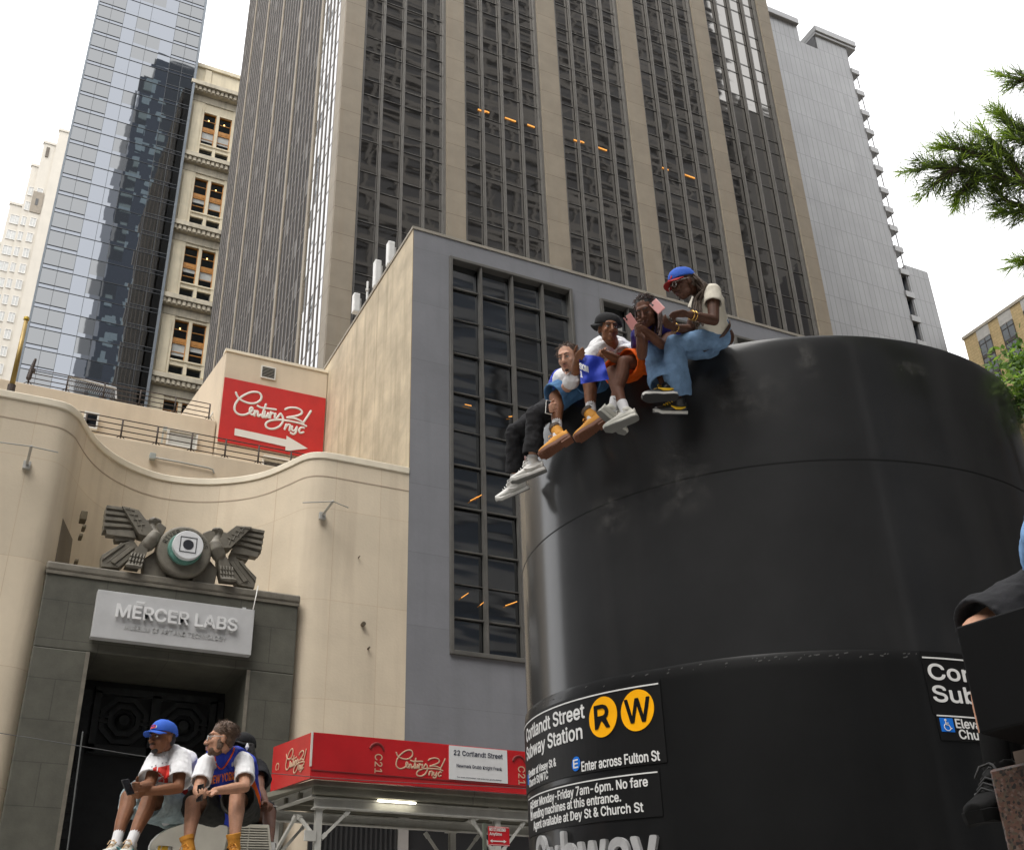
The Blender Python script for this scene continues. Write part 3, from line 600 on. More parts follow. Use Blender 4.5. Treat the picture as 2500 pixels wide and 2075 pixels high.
# ------------------------------------------------------------------ old cream stone building
YO = 105.; old = thing('old_stone_building', (18, YO, 0), 'old cream stone office building with cornices and amber wooden windows', 'building')
ostone = M('old_limestone', (.68, .60, .44), .8, var=.1, scale=.6, bump=.2, bscale=5, streak=.35, stain=(.34, .30, .22))
cstone = M('stained_cornice', (.52, .465, .36), .85, var=.2, scale=.8, streak=.5, stain=(.22, .2, .16)); owood = M('amber_wood', (.45, .20, .04), .5, var=.25, scale=3); opane = GLASS('old_pane', (.14, .15, .15), wave=.05)
oblind = M('pale_blind', (.42, .43, .41), .7)
OX0 = 11.95; MODZ = [105.84, 94.96, 84.84, 74.95, 65.07, 55.19, 45.31]
K2 = 105 / 85; ZT_ = MODZ[0]
build('wall', MB().box(OX0 + .35, 46, YO + .55, 140, 0, ZT_), ostone, old)
build('attic', MB().box(OX0 + .1, 46, YO + .2, 139, ZT_ + .02, ZT_ + 3.7).box(OX0 - .1, 46, YO - .05, 139.2, ZT_ + 3.7, ZT_ + 4.3).box(OX0 + 1.1, OX0 + 1.9, YO + .05, YO + .2, ZT_ + .5, ZT_ + 3.6), ostone, old, bevel=.05)
def cornice(z, d):
    c_ = build('cornice', MB().box(OX0 - d * .5, 46, YO - d - .3, YO + 4, z - .3, z + .3).box(OX0 - d * .3, 46, YO - d * .6 - .2, YO + 4, z - .9, z - .3).box(OX0 + .05, 46, YO - .05, YO + 4, z - 1.9, z - .9), cstone, old, bevel=.04)
    g = MB()
    for i in range(40): g.box(OX0 + i * .52, OX0 + i * .52 + .32, YO - d * .6 - .4, YO - d * .6 - .2, z - .84, z - .34)
    build('cornice_molding', g, cstone, c_)
def sash(x0, x1, z0, z1, tall):
    g = MB(); t_ = .085
    for b in ((x0, x0 + t_, z0, z1), (x1 - t_, x1, z0, z1), (x0 + t_, x1 - t_, z1 - t_, z1), (x0 + t_, x1 - t_, z0, z0 + t_)): g.box(b[0], b[1], YO + .3, YO + .5, b[2], b[3])
    if tall:
        zm = z0 + (z1 - z0) * .42; g.box(x0 + t_, x1 - t_, YO + .28, YO + .5, zm, zm + .7)
        for q in range(5): g.box(x0 + .22 + q * .24, x0 + .35 + q * .24, YO + .24, YO + .28, zm + .18, zm + .5)
        for zz_ in (z0 + (zm - z0) * .5, zm + .7 + (z1 - zm - .7) * .5): g.box(x0 + t_, x1 - t_, YO + .34, YO + .48, zz_ - .04, zz_ + .04)
    w_ = build('window', g, owood if tall else frame_m, old)
    build('pane', MB().box(x0 + t_, x1 - t_, YO + .42, YO + .46, z0 + t_, z1 - t_), opane, w_)
    r = random.random()
    if tall: build('blind', MB().box(x0 + t_, x1 - t_, YO + .395, YO + .41, zm - (zm - z0) * (.2 + .5 * r), zm), oblind, w_)
    if tall and r > .4: build('lamp', MB().box(x0 + .6, x0 + .75, YO + .38, YO + .4, z1 - 1.1, z1 - .8), M('window_lamp', (1, .6, .2), emit=1.4), w_)
for i, z in enumerate(MODZ):
    cornice(z, .6 if i else .9)
    zb = (MODZ[i + 1] if i + 1 < len(MODZ) else z - 9.9) + .3; zt = z - 1.9; h5 = zb + 7.35
    build('pier', MB().box(OX0 + .05, OX0 + 1.65, YO, YO + .55, zb, zt).box(OX0 + .3, OX0 + 1.35, YO - .14, YO, zb + .5, zt - .6), ostone, old, bevel=.03)
    build('spandrel', MB().box(OX0 + 1.65, 27, YO + .12, YO + .56, zb, zb + .7).box(OX0 + 1.65, 27, YO + .12, YO + .56, zb + 1.7, zb + 2.4).box(OX0 + 1.65, 27, YO - .02, YO + .2, zb + 2.2, zb + 2.38)
          .box(OX0 + 1.65, 27, YO + .1, YO + .56, min(h5, zt - .3), zt), ostone, old)
    for j in range(3):
        xa = OX0 + 1.65 + j * 4.4
        build('mullion', MB().box(xa + 1.5, xa + 1.85, YO + .07, YO + .565, zb + .7, min(h5, zt - .3) - .004).box(xa + 3.35, xa + 4.4, YO + .015, YO + .565, zb + .7, zt - .01), ostone, old)
        for q in (0, 1):
            x0 = xa + q * 1.85; sash(x0, x0 + 1.5, zb + 2.4, min(h5, zt - .3), True); sash(x0, x0 + 1.5, zb + .7, zb + 1.7, False)
# ------------------------------------------------------------------ glass tower, mirror front
YG = 104.; gt = thing('glass_tower', (7.2, YG, 0), 'slim blue grey glass tower mirroring a dark building in its front', 'tower')
GX0, GX1, GF, GTOP = -.16, 11.68, 2.424, 152.
gblue = GLASS('blue_mirror_glass', (.235, .248, .27), wave=.022, scale=(.2, .2, .5), rough=.012)
ggrey = GLASS('grey_mirror_glass', (.205, .21, .213), wave=.02, scale=(.2, .2, .5), rough=.02)
gline = M('tower_joint', (.06, .065, .07), .5, .3)
build('side_wall', MB().box(GX0 + .05, GX1 - .02, YG + .25, YG + 30, 0, GTOP), M('tower_flank', (.16, .18, .20), .3, .4), gt)
pat = [1, 1, 0, 0, 1, 0, 1, 1]; nP = 8; wp = (GX1 - GX0) / nP
z = 60 - 24 * GF; fl = 0
while z < GTOP - 3:
    g = MB()
    for i in range(nP):
        for (h0, h1) in ((0, .5), (.5, GF)):
            a, b = random.uniform(-.002, .002), random.uniform(-.003, .003); xa, xb = GX0 + i * wp, GX0 + (i + 1) * wp
            kk = pat[i] if h0 else 0
            if h0 and i in (3, 4) and random.random() < .5: kk = 1 - kk
            g.quad((xa, YG + a, z + h0), (xb, YG - a, z + h0), (xb, YG - a + b, z + h1), (xa, YG + a + b, z + h1), kk)
    fb = build('glass_floor', g, [gblue, ggrey], gt)
    g = MB(); g.box(GX0, GX1, YG - .05, YG - .02, z - .025, z + .025); g.box(GX0, GX0 + 2 * wp, YG - .055, YG - .02, z + .46, z + .53); g.box(GX0 + 6 * wp, GX1, YG - .055, YG - .02, z + .46, z + .53)
    for i in (0, 1, 2, 3, 4, 6, 7, 8): g.box(GX0 + i * wp - .02, GX0 + i * wp + .02, YG - .05, YG - .02, z + .03, z + GF - .03)
    build('joint', g, gline, fb)
    z += GF; fl += 1
build('corner_fin', MB().box(GX1 - .02, GX1 + .25, YG - .15, YG + .4, 0, GTOP).box(GX0 - .2, GX0, YG - .1, YG + .4, 0, GTOP), M('fin_grey', (.17, .19, .21), .4, .5), gt)
# ------------------------------------------------------------------ pale stepped tower far left
YW = 170.; wt = thing('pale_stepped_tower', (-5, YW, 0), 'pale cream residential tower with stepped top at the far left', 'tower')
pale = M('pale_stone', (.60, .56, .49), .8, var=.05, scale=.4, streak=.1); wf = M('pale_frame', (.68, .66, .62), .6); wg = M('pale_glass', (.50, .50, .48), .25, .2)
PX = lambda x, y: onY(x * .373, 300 + y * .373, YW)
stp = [(8, -2.2, 150.5), (-2.2, -4.2, 147), (-4.2, -5.3, 141.5), (-5.3, -7.2, 132.5), (-7.2, -9.5, 124), (-9.5, -12, 112), (-12, -16, 100)]
for i, (x1, x0, zt) in enumerate(stp):
    build('wall', MB().box(x0, x1 - .003, YW + .25 * i, YW + 25, 0, zt), pale, wt); build('parapet', MB().box(x0 - .15, x1 - .01, YW + .25 * i - .15, YW + .25 * i + .6, zt, zt + .5), pale, wt)
wn0 = None
def palewin(x, y, z, w_, h):
    f_ = build('window', MB().box(x, x + w_, y - .1, y + .1, z, z + .12).box(x, x + w_, y - .1, y + .1, z + h - .1, z + h).box(x, x + .1, y - .1, y + .1, z + .12, z + h - .1).box(x + w_ - .1, x + w_, y - .1, y + .1, z + .12, z + h - .1).box(x + w_ / 2 - .04, x + w_ / 2 + .04, y - .08, y + .1, z + .12, z + h - .1), wf, wt)
    build('pane', MB().box(x + .1, x + w_ - .1, y - .04, y - .02, z + .1, z + h - .1), wg, f_)
for r in range(13):
    zz_ = 96 + r * 3.25
    for x, i in ((-3.8, 1), (-5.15, 2), (-6.9, 3), (-8.9, 4), (-11.4, 5)):
        if zz_ + 3 < stp[i][2]: palewin(x + .15, YW + .25 * i - .02, zz_, 1.0 if i != 3 else 1.5, 1.9)
for (x, z0, z1, ww) in ((-3.6, 144.0, 146.2, .5), (-4.1, 131.5, 136.0, 1.7)):
    o_ = build('loggia', MB().box(x, x + ww, YW + .1, YW + .2, z0, z1), M('loggia_dark', (.13, .11, .09), .8) if ww < 1 else M('loggia_brown', (.30, .26, .21), .8), wt)
    if ww > 1: o_.location = (0, -.0, 0); build('door', MB().box(x + .6, x + 1.05, YW + .06, YW + .1, z0 + 1.6, z0 + 3), M('loggia_door', (.08, .08, .08), .5), o_)
for o_ in wt.children:
    if o_.name.startswith('loggia'): o_.location = (0, .12 if False else -.0, 0)
build('loggia', MB().box(-3.62, -3.1, YW + .2, YW + .245, 144, 146.2), M('loggia_dark2', (.12, .10, .08), .8), wt)
# ------------------------------------------------------------------ grey metal tower on the right
YM = 60.; mt = thing('grey_panel_tower', (66, YM, 0), 'grey metal panelled tower with a notched flat top at the right', 'tower')
panelm = M('metal_panels', (.285, .285, .285), .33, .3, var=.08, scale=.35, streak=.2, stain=(.2, .2, .2), joints=(.62, 2.72, .035, (.62, .62, .62), 0, 0))
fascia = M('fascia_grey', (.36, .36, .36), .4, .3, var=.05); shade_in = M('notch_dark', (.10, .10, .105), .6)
build('wall', MB().box(48, 64.75, YM, YM + 30, 0, 94.7).box(64.75, 67.05, YM, YM + 30, 0, 92.45).box(67.05, 71.1, YM, YM + 30, 0, 94.8), panelm, mt)
build('roof_slab', MB().box(48, 64.8, YM - .35, YM + 30, 94.72, 95.5), fascia, mt, bevel=.04)
build('roof_slab', MB().box(66.95, 72.35, YM - .35, YM + 14, 94.82, 95.6).box(66.95, 72.3, YM - .2, YM + 13.8, 94.45, 94.8), fascia, mt, bevel=.04)
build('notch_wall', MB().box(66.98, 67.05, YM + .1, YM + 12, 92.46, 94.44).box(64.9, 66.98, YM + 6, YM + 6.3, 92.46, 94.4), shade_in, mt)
zl = [91.28, 88.28, 85.48, 82.95, 80.5, 78.11, 75.29, 72.9, 70.64, 68.12, 65.5, 62.9, 60.2, 57.5, 54.8]
for z in zl:
    lg = build('balcony', MB().box(71.1, 72.15, YM - .1, YM + 3, z - .45, z + .2), fascia, mt, bevel=.02)
    build('glass_screen', MB().box(71.85, 71.95, YM + .05, YM + .15, z - 2.3, z - .45).box(71.12, 71.9, YM + .6, YM + .68, z - 1.2, z - 1.1), M('balcony_rail', (.5, .5, .5), .4, .4), lg)
build('lower_wing', MB().box(71.95, 74.72, YM - .02, YM + 20, 0, 66.3), panelm, mt)
g = MB(); g.box(71.12, 71.95, YM + .5, YM + .9, 0, 66); build('glass_slot', g, M('slot_glass', (.05, .06, .08), .2, .5), mt)
# ------------------------------------------------------------------ tan brick building on the right
tb = thing('tan_brick_building', (90, 50, 0), 'tan brick building with paired window columns at the far right', 'building')
tbr = M('tan_brick', (.66, .50, .26), .8, var=.1, scale=2, joints=(.6, .3, .02, (.75, .7, .65), 1, .5))
build('wall', MB().box(80, 110, 20, 62.15, 0, 61.4), tbr, tb); build('parapet', MB().box(79.9, 110, 20, 62.25, 61.4, 61.7), M('tan_coping', (.5, .45, .36), .7), tb)
spm = M('white_spandrel', (.58, .56, .52), .5); tgl = GLASS('tan_glass', (.33, .35, .36), wave=.05); tfr = M('tan_frame', (.10, .09, .085), .5)
for k_ in range(6):
    y1 = 60.6 - 2.65 * k_; y0 = y1 - 1.45
    build('spandrel', MB().box(79.95, 80.0, y0, y1, 60.25, 61.38), spm, tb)
    for r in range(8):
        zt = 60.2 - r * 2.02; g = MB()
        g.box(79.93, 80.0, y0, y1, zt - .5, zt - .42); g.box(79.93, 80, y0, y0 + .07, zt - 2, zt); g.box(79.93, 80, y1 - .07, y1, zt - 2, zt); g.box(79.93, 80, y0, y1, zt - 1.95, zt - 1.6); g.box(79.93, 80, (y0 + y1) / 2 - .04, (y0 + y1) / 2 + .04, zt - 1.6, zt)
        w_ = build('window', g, tfr, tb); build('pane', MB().box(79.965, 79.975, y0, y1, zt - 1.6, zt), tgl, w_)
# ------------------------------------------------------------------ buildings across the street (seen mirrored in the glass)
ht = thing('dark_hotel_tower', (24, -15, 0), 'dark window-dotted hotel tower mirrored in the front of the slim glass tower', 'tower')
hd = M('dark_stone_hotel', (.085, .10, .125), .5, var=.1); hwn = M('hotel_window', (.34, .42, .44), .3)
build('wall', MB().box(12.6, 30.5, -60, -15, 0, 222).box(15, 30.5, -60, -15.4, 222, 229), hd, ht)
g = MB()
for r in range(22): g.box(12.6, 30.5, -15.0, -14.8, 3 + r * 3.3, 4.5 + r * 3.3)
build('cladding', g, M('podium_band', (.30, .29, .28), .8, var=.2, scale=.3), ht)
hw = MB()
for r in range(15, 43):
    for c_ in range(4):
        if random.random() < .86:
            x = 13.4 + c_ * 4.3 + random.choice((0, 0, .6)); hw.box(x, x + random.choice((1.6, 2.7, 2.7)), -15, -14.93, 4 + r * 5.1, 4 + r * 5.1 + 2.9)
wo_ = build('window', hw, hwn, ht); wo_['kind'] = 'stuff'
op = thing('banded_office_block', (60, -15, 0), 'broad banded office block mirrored in the dark tower glass', 'office block')
build('wall', MB().box(31, 97, -50, -15.3, 0, 178), M('band_dark', (.075, .075, .08), .35, .2, var=.15), op)
g = MB()
for r in range(47): g.box(31, 97, -15.3, -15.0, 3 + r * 3.7, 4.35 + r * 3.7)
for c_ in range(16): g.box(31 + c_ * 4.15, 31.5 + c_ * 4.15, -15.28, -15.05, 0, 178)
build('cladding', g, M('band_concrete', (.22, .21, .20), .8, var=.2, scale=.3), op)
pz = thing('plaza_office_tower', (-40, -58, 0), 'grey office building across the plaza, mirrored as a dark tone in the drum paint', 'building')
build('wall', MB().box(-110, 12, -90, -58, 0, 78), M('plaza_grey', (.07, .07, .075), .5, var=.15), pz); g = MB()
for r in range(20): g.box(-110, 12, -58.2, -58, 3 + r * 3.8, 4.2 + r * 3.8)
build('cladding', g, M('plaza_band', (.10, .10, .10), .8), pz)
pw_ = thing('west_office_block', (-70, 0, 0), 'dark office block west of the plaza, mirrored in the left flank of the drum', 'building')
build('wall', MB().box(-95, -62, -57, 60, 0, 62).box(-95, -62, 60.1, 106, 0, 95), M('west_grey', (.06, .06, .065), .5, var=.15), pw_); g = MB()
for r in range(15): g.box(-62, -61.8, -57, 40, 3 + r * 3.8, 4.2 + r * 3.8)
build('cladding', g, M('west_band', (.12, .115, .11), .8), pw_)
pe = thing('drum_darkening_block', (70, -40, 0), 'unseen dark block added to the east to darken reflections in the drum', 'building')  # out of view, added only to dim what the drum paint mirrors
build('wall', MB().box(74, 110, -60, 19, 0, 78), M('east_grey', (.10, .10, .11), .4, var=.15), pe)
ow = thing('low_corner_block', (105, -12, 0), 'lower grey block mirrored at the right edge of the dark tower glass', 'building')
build('wall', MB().box(97.1, 135, -45, -14, 0, 141), M('block_grey', (.16, .155, .15), .7, var=.15), ow)
# ------------------------------------------------------------------ sidewalk shed with red boards
sh = thing('sidewalk_shed', (8, 18.5, 0), 'white steel sidewalk shed topped with glossy red boards', 'scaffold')
redb = M('glossy_red_board', (.54, .012, .016), .18, var=.14, scale=1.2, coat=1., streak=.15, stain=(.25, .01, .01))
steel = M('white_steel', (.52, .51, .47), .55, var=.14, scale=4, streak=.25, stain=(.28, .24, .18)); deckm = M('shed_deck', (.20, .19, .15), .8, var=.3, scale=2, joints=(30, 30, .01, (.6, .6, .6), 0, 0))
XS, YS, Z0, Z1 = 5.2, 17.5, 5.78, 6.49
side = V((-.31, 1.11, 0)); sn = side.normalized(); SL = side * 1.0
build('front_board', MB().box(XS, 13.5, YS, YS + .05, Z0, Z1), redb, sh, bevel=.006)
build('side_board', MB().prism([V((XS - .002, YS + .004, Z0)), V((XS - .002, YS + .004, Z0)) + SL, V((XS - .002, YS + .004, Z1)) + SL, V((XS - .002, YS + .004, Z1))], (.05, .012, 0)), redb, sh)
build('corner_trim', MB().box(XS - .02, XS + .01, YS - .012, YS + .01, Z0 + .18, Z1 + .005), M('trim_white', (.7, .66, .6), .5), sh)
build('bottom_strip', MB().box(XS + .01, 13.5, YS - .012, YS - .001, Z0 + .12, Z0 + .135), M('strip_dark_red', (.22, .02, .02), .5), sh)
build('deck', MB().prism([(XS + .08, YS + .06, 5.70), (13.5, YS + .06, 5.70), (13.5, 18.95, 5.70), (4.75, 18.95, 5.70)], (0, 0, .08)), deckm, sh)
g = MB()
for i in range(4): g.box(XS + .1 - i * .1, 13.5, YS + .12 + i * .42, YS + .2 + i * .42, 5.585, 5.70)
build('joist', g, deckm, sh)
def ibeam(mb, A, B, h=.16, wd=.12):
    A, B = V(A), V(B); d = (B - A).normalized(); l = V((-d.y, d.x, 0)).normalized() * wd; L_ = B - A
    mb.obox(A - l / 2, L_, l, (0, 0, .018)); mb.obox(A - l / 2 + V((0, 0, h - .018)), L_, l, (0, 0, .018)); mb.obox(A - l * .06 + V((0, 0, .018)), L_, l * .12, (0, 0, h - .036)); return mb
build('beam', ibeam(MB(), (5.36, 17.75, 5.40), (13.5, 17.75, 5.40)), steel, sh)
build('beam', ibeam(MB(), (5.36, 17.72, 5.555), (5.36 - .36, 17.72 + 1.3, 5.555), .14), steel, sh)
build('beam', ibeam(MB(), (5.0, 18.95, 5.40), (13.5, 18.95, 5.40)), steel, sh)
build('beam', ibeam(MB(), (8.48, 17.7, 5.555), (8.48, 19.0, 5.555), .14), steel, sh)
def post(x, y): return build('post', MB().box(x - .05, x + .05, y - .05, y - .035, .15, 5.4).box(x - .05, x + .05, y + .035, y + .05, .15, 5.4).box(x - .012, x + .012, y - .035, y + .035, .15, 5.4).box(x - .1, x + .1, y - .09, y + .09, 5.385, 5.4).box(x - .11, x + .11, y - .1, y + .1, .15, .17), steel, sh)
def brace(A, B):
    A, B = V(A), V(B); return build('brace', MB().tube([A, B], .032, 4, round_=False).tube([A, A + (B - A).normalized() * .1], .045, 4, round_=False).tube([B - (B - A).normalized() * .1, B], .045, 4, round_=False), steel, sh)
for x in (5.44, 8.48, 11.6): post(x, 17.75)
for x in (5.1, 8.2, 11.6): post(x, 18.95)
brace((5.5, 17.75, 4.95), (5.93, 17.75, 5.38)); brace((5.44, 17.8, 4.95), (5.28, 18.3, 5.38)); brace((8.55, 17.75, 4.88), (8.98, 17.75, 5.38)); brace((8.42, 17.75, 4.88), (8.02, 17.75, 5.38))
brace((5.15, 18.95, 4.85), (5.6, 18.95, 5.38)); brace((8.15, 18.95, 4.8), (7.7, 18.95, 5.36)); brace((8.25, 18.95, 4.8), (8.7, 18.95, 5.36)); brace((5.08, 18.9, 4.85), (5.25, 18.3, 5.38))
build('brace_plate', MB().box(5.22, 5.4, 17.68, 17.72, 4.9, 5.05), steel, sh); build('brace_plate', MB().box(4.95, 5.06, 18.88, 18.92, 4.85, 5.0), steel, sh)
tl = build('tube_lamp', MB().box(6.36, 7.0, 17.62, 17.66, 5.535, 5.56), M('lamp_tube', (1, .95, .78), emit=3), sh)
fl = lambda x, z, o: V((x, YS - .004 - o, z))
lt = M('board_lettering', (.60, .40, .27), .5); ltw = M('c21_grey', (.42, .36, .30), .6)
g = MB(); script(g, fl, 6.60, 7.45, 5.93, 6.34, .012); build('script_lettering', g, lt, sh, smooth=True)
def rotfn(x0, z0): return lambda x, z, o: V((x0 + z, YS - .004 - o, z0 - x))      # letters reading downwards
g = MB(); text(g, 'C21', rotfn(6.24, 6.235), 0, 0, .125, .30, .008, .004); text(g, 'C21', rotfn(8.78, 6.235), 0, 0, .125, .30, .008, .004); build('lettering', g, lt, sh)
g = MB()
for cx in (6.27, 8.8):
    pts = [V((cx + .115 * math.cos(R_(a)), YS - .003, 6.28 + .12 * math.sin(R_(a)))) for a in range(10, 171, 12)]; g.tube(pts, .02, 6, lat=(0, 0, 1), flat=1, round_=False)
build('faded_arc_mark', g, M('faded_mark', (.20, .02, .018), .6), sh)
fs_ = lambda x, z, o: V((XS, YS, 0)) + sn * (x) + V((-.97, -.24, 0)) * (o + .012) + V((0, 0, z))
g = MB(); script(g, lambda x, z, o: fs_(1 - x, z, o), .28, .86, 5.93, 6.34, .012); build('script_lettering', g, lt, sh, smooth=True)
g = MB(); 
text(g, 'C', lambda x, z, o: fs_(1.0 - z, 6.2 - x, o), 0, -.02, .1, .12, 0, .004); build('lettering', g, lt, sh)
pw = thing('street_notice', (8.05, YS, 6.2), 'white printed notice reading 22 Cortlandt Street on the red shed boards', 'notice')
paper = M('paper_white', (.72, .72, .72), .6, var=.04, scale=3, bump=.2, bscale=6); ink = M('ink_blue', (.015, .02, .05), .6)
build('sheet', MB().box(7.52, 8.575, YS - .016, YS - .001, 5.93, 6.475), paper, pw)
g = MB(); fp_ = lambda x, z, o: V((x, YS - .017 - o, z)); text(g, '22 Cortlandt Street', fp_, 7.60, 6.325, .078, .89, .018, .003); text(g, 'Newmark Grubb Knight Frank', fp_, 7.65, 6.13, .054, .82, .008, .003)
text(g, 'For more information, visit www.nyc.gov/buildings', fp_, 7.66, 5.965, .018, .8, .0, .002); build('lettering', g, ink, pw)
# no standing sign
ns = thing('parking_sign', (7.62, 16.0, 0), 'small red NO STANDING Anytime sign on a post under the shed', 'street sign')
build('post', MB().box(7.44, 7.49, 16.03, 16.07, 0, 4.98), M('sign_post', (.12, .14, .11), .6), ns)
q0, q1 = onY(1191, 2016, 16), onY(1242, 2016, 16); x0, x1, zt_, zb_ = q0.x, q1.x, 4.93, 4.665
build('plate', MB().box(x0, x1, 15.98, 16.0, zb_, zt_), M('sign_red', (.55, .012, .02), .4, var=.05), ns, bevel=.006)
g = MB(); fq = lambda x, z, o: V((x, 15.979 - o, z)); text(g, 'NO STANDING', fq, x0 + .015, zt_ - .065, .045, x1 - x0 - .08, .03, .003); text(g, 'Anytime', fq, x0 + .015, zt_ - .125, .042, .2, .03, .003)
g.prism([fq(x0 + .02, zb_ + .06, 0), fq(x0 + .06, zb_ + .085, 0), fq(x0 + .06, zb_ + .068, 0), fq(x1 - .1, zb_ + .068, 0), fq(x1 - .1, zb_ + .085, 0), fq(x1 - .055, zb_ + .06, 0), fq(x1 - .1, zb_ + .035, 0), fq(x1 - .1, zb_ + .052, 0), fq(x0 + .06, zb_ + .052, 0), fq(x0 + .06, zb_ + .035, 0)], (0, -.003, 0))
g.box(x0 + .006, x1 - .006, 15.976, 15.979, zt_ - .012, zt_ - .007); g.box(x0 + .006, x1 - .006, 15.976, 15.979, zb_ + .007, zb_ + .012)
build('lettering', g, wl, ns)
# cables
cb = MB(); pA = onY(0, 1789, 14.0); pB = onY(650, 1886, 14.0); pC = onY(1300, 1925, 14.0)
pts = spline([tuple(pA * 1 + (pA - pB) * .3), tuple(pA), tuple(pB), tuple(pC), tuple(pC + (pC - pB) * .6)], 6); cb.tube(pts, .0045, 5)
tag(build('overhead_cable', cb, M('cable_grey', (.09, .09, .09), .6), smooth=True), 'thin grey cable strung across the street in front of the doorway', 'cable')
gp = thing('glass_edge_rail', onY(165, 2070, 21.3), 'thin pale upright rail beside the left jamb of the dark doorway', 'rail')
build('rail', MB().tube([onY(202, 1787, 21.3), onY(165, 2070, 21.3), V((onY(165, 2070, 21.3).x, 21.3, .15))], .014, 6), M('rail_grey', (.16, .17, .17), .3, .3), gp); build('foot', MB().box(gp.location.x - .1, gp.location.x + .1, 21.2, 21.4, .15, .18), steel, gp)
cw = MB(); cw.tube([onY(630, 1430, 21.9), onY(625, 1455, 21.75), onY(618, 1487, 21.72)], .012, 5); tag(build('loose_wire', cw, wl, smooth=True), 'short loose white wire hanging above the right end of the silver sign', 'wire')
# ------------------------------------------------------------------ round black subway kiosk
KX, KY, KR, KH = 6.607, 7.720, 2.353, 6.70
TILT = lambda deg: .0036 * (206 - deg) if deg < 206 else (-.0018 * (deg - 206) if deg < 262 else -.1)
def kp(deg, z, out=0.): a = R_(deg); return V((KX + (KR + out) * math.cos(a), KY + (KR + out) * math.sin(a), z))
kk = thing('subway_entrance_drum', (KX, KY, 0), 'large round black painted subway entrance drum with people sitting on its rim', 'kiosk')
blk = M('black_drum_paint', (.0150, .0153, .0160), .5, var=.25, scale=1.3, bump=.05, bscale=6, spec=.15, coat=.75, streak=.25, stain=(.045, .044, .042))
blk2 = M('black_band_paint', (.004, .0042, .0044), .45, var=.3, scale=2.0, bump=.10, bscale=9, spec=.2, coat=.35, streak=.2, stain=(.03, .03, .03))
def drum(mb, zs, n=128, tilt=True):
    rings = []
    for z, o, tl_ in zs:
        rings.append([kp(360 * i / n, z + (TILT(360 * i / n) * tl_), o) for i in range(n)])
    return mb.loft(rings)
build('upper_drum', drum(MB(), [(4.19, 0, 1), (4.24, 0, 1), (5.55, 0, .35), (5.67, 0, .3), (6.58, 0, 0), (6.66, 0, 0), (6.69, -.006, 0), (KH, -.03, 0), (KH + .001, -.25, 0), (KH - .1, -.3, 0), (KH - .12, -2.2, 0)]), blk, kk, smooth='auto')
build('seam', drum(MB(), [(5.606, -.02, .35), (5.606, .0012, .35), (5.618, .0012, .35), (5.618, -.02, .35)]), M('seam_line', (.0095, .0097, .01), .6, spec=.1), kk, smooth='auto')
build('lower_band', drum(MB(), [(0, .02, 0), (2.0, .02, 0), (4.1, .02, 1), (4.17, .02, 1), (4.20, .014, 1), (4.21, -.03, 1)]), blk2, kk, smooth='auto')
g = MB()
for i in range(150):
    a = random.uniform(150, 275); z = 4.17 + TILT(a) - abs(random.gauss(0, .02)); l = random.uniform(.1, .7)
    if 222 < a < 258 or random.random() < .2: g.add([kp(a, z, .0215), kp(a + l, z + .004, .0215), kp(a + l, z + random.uniform(.006, .016), .0215), kp(a, z + .008, .0215)], [(0, 1, 2, 3)])
build('chipped_edge', g, M('chipped_primer', (.07, .07, .068), .7), kk)
def scuff(mb, a, z, s_, n):
    for i in range(n):
        aa = a + random.gauss(0, s_ * 6); z2 = z + random.gauss(0, s_ * .35); l = random.uniform(.1, 1.) ; h = random.uniform(.002, .006)
        mb.add([kp(aa, z2, .0025), kp(aa + l, z2 + random.uniform(-.02, .02), .0025), kp(aa + l, z2 + h, .0025), kp(aa, z2 + h, .0025)], [(0, 1, 2, 3)])
# people's scuffs of chalky dust on the paint
dust, dt_, db_ = nodes('dust_scuff'); N_ = dt_.nodes.new
db_.inputs['Base Color'].default_value = (.13, .126, .12, 1); db_.inputs['Roughness'].default_value = .85
tr_ = N_('ShaderNodeBsdfTransparent'); ms_ = N_('ShaderNodeMixShader'); tc_ = N_('ShaderNodeTexCoord'); nz_ = N_('ShaderNodeTexNoise'); nz_.inputs['Scale'].default_value = 9; nz_.inputs['Detail'].default_value = 7; nz_.inputs['Roughness'].default_value = .7
gr_ = N_('ShaderNodeAttribute'); gr_.attribute_name = 'soft'; mr_ = N_('ShaderNodeMapRange'); mr_.inputs[1].default_value = .42; mr_.inputs[2].default_value = .75; mr_.inputs[4].default_value = .62
mm_ = N_('ShaderNodeMath'); mm_.operation = 'MULTIPLY'; Lk = dt_.links.new
Lk(tc_.outputs['Object'], nz_.inputs['Vector']); Lk(nz_.outputs[0], mr_.inputs[0]); Lk(mr_.outputs[0], mm_.inputs[0]); Lk(gr_.outputs['Fac'], mm_.inputs[1])
Lk(mm_.outputs[0], ms_.inputs[0]); Lk(tr_.outputs[0], ms_.inputs[1]); Lk(db_.outputs[0], ms_.inputs[2]); Lk(ms_.outputs[0], dt_.nodes['Material Output'].inputs[0])
for (a0, a1, z0, z1) in ((206, 221, 5.25, 5.95), (192, 205, 5.3, 5.8), (218, 238, 5.9, 6.45), (238, 243, 6.25, 6.68), (225, 229, 6.35, 6.66), (257, 266, 6.35, 6.5)):
    n, m = 10, 8; g = MB(); sof = []
    for i in range(n):
        for j in range(m):
            q = [(i, j), (i + 1, j), (i + 1, j + 1), (i, j + 1)]
            g.add([kp(a0 + (a1 - a0) * x / n, z0 + (z1 - z0) * y / m, .003) for x, y in q], [(0, 1, 2, 3)])
            sof += [math.sin(math.pi * x / n) * math.sin(math.pi * y / m) for x, y in q]
    so_ = build('stain', g, dust, kk, smooth=True); at_ = so_.data.attributes.new('soft', 'FLOAT', 'POINT'); at_.data.foreach_set('value', sof)
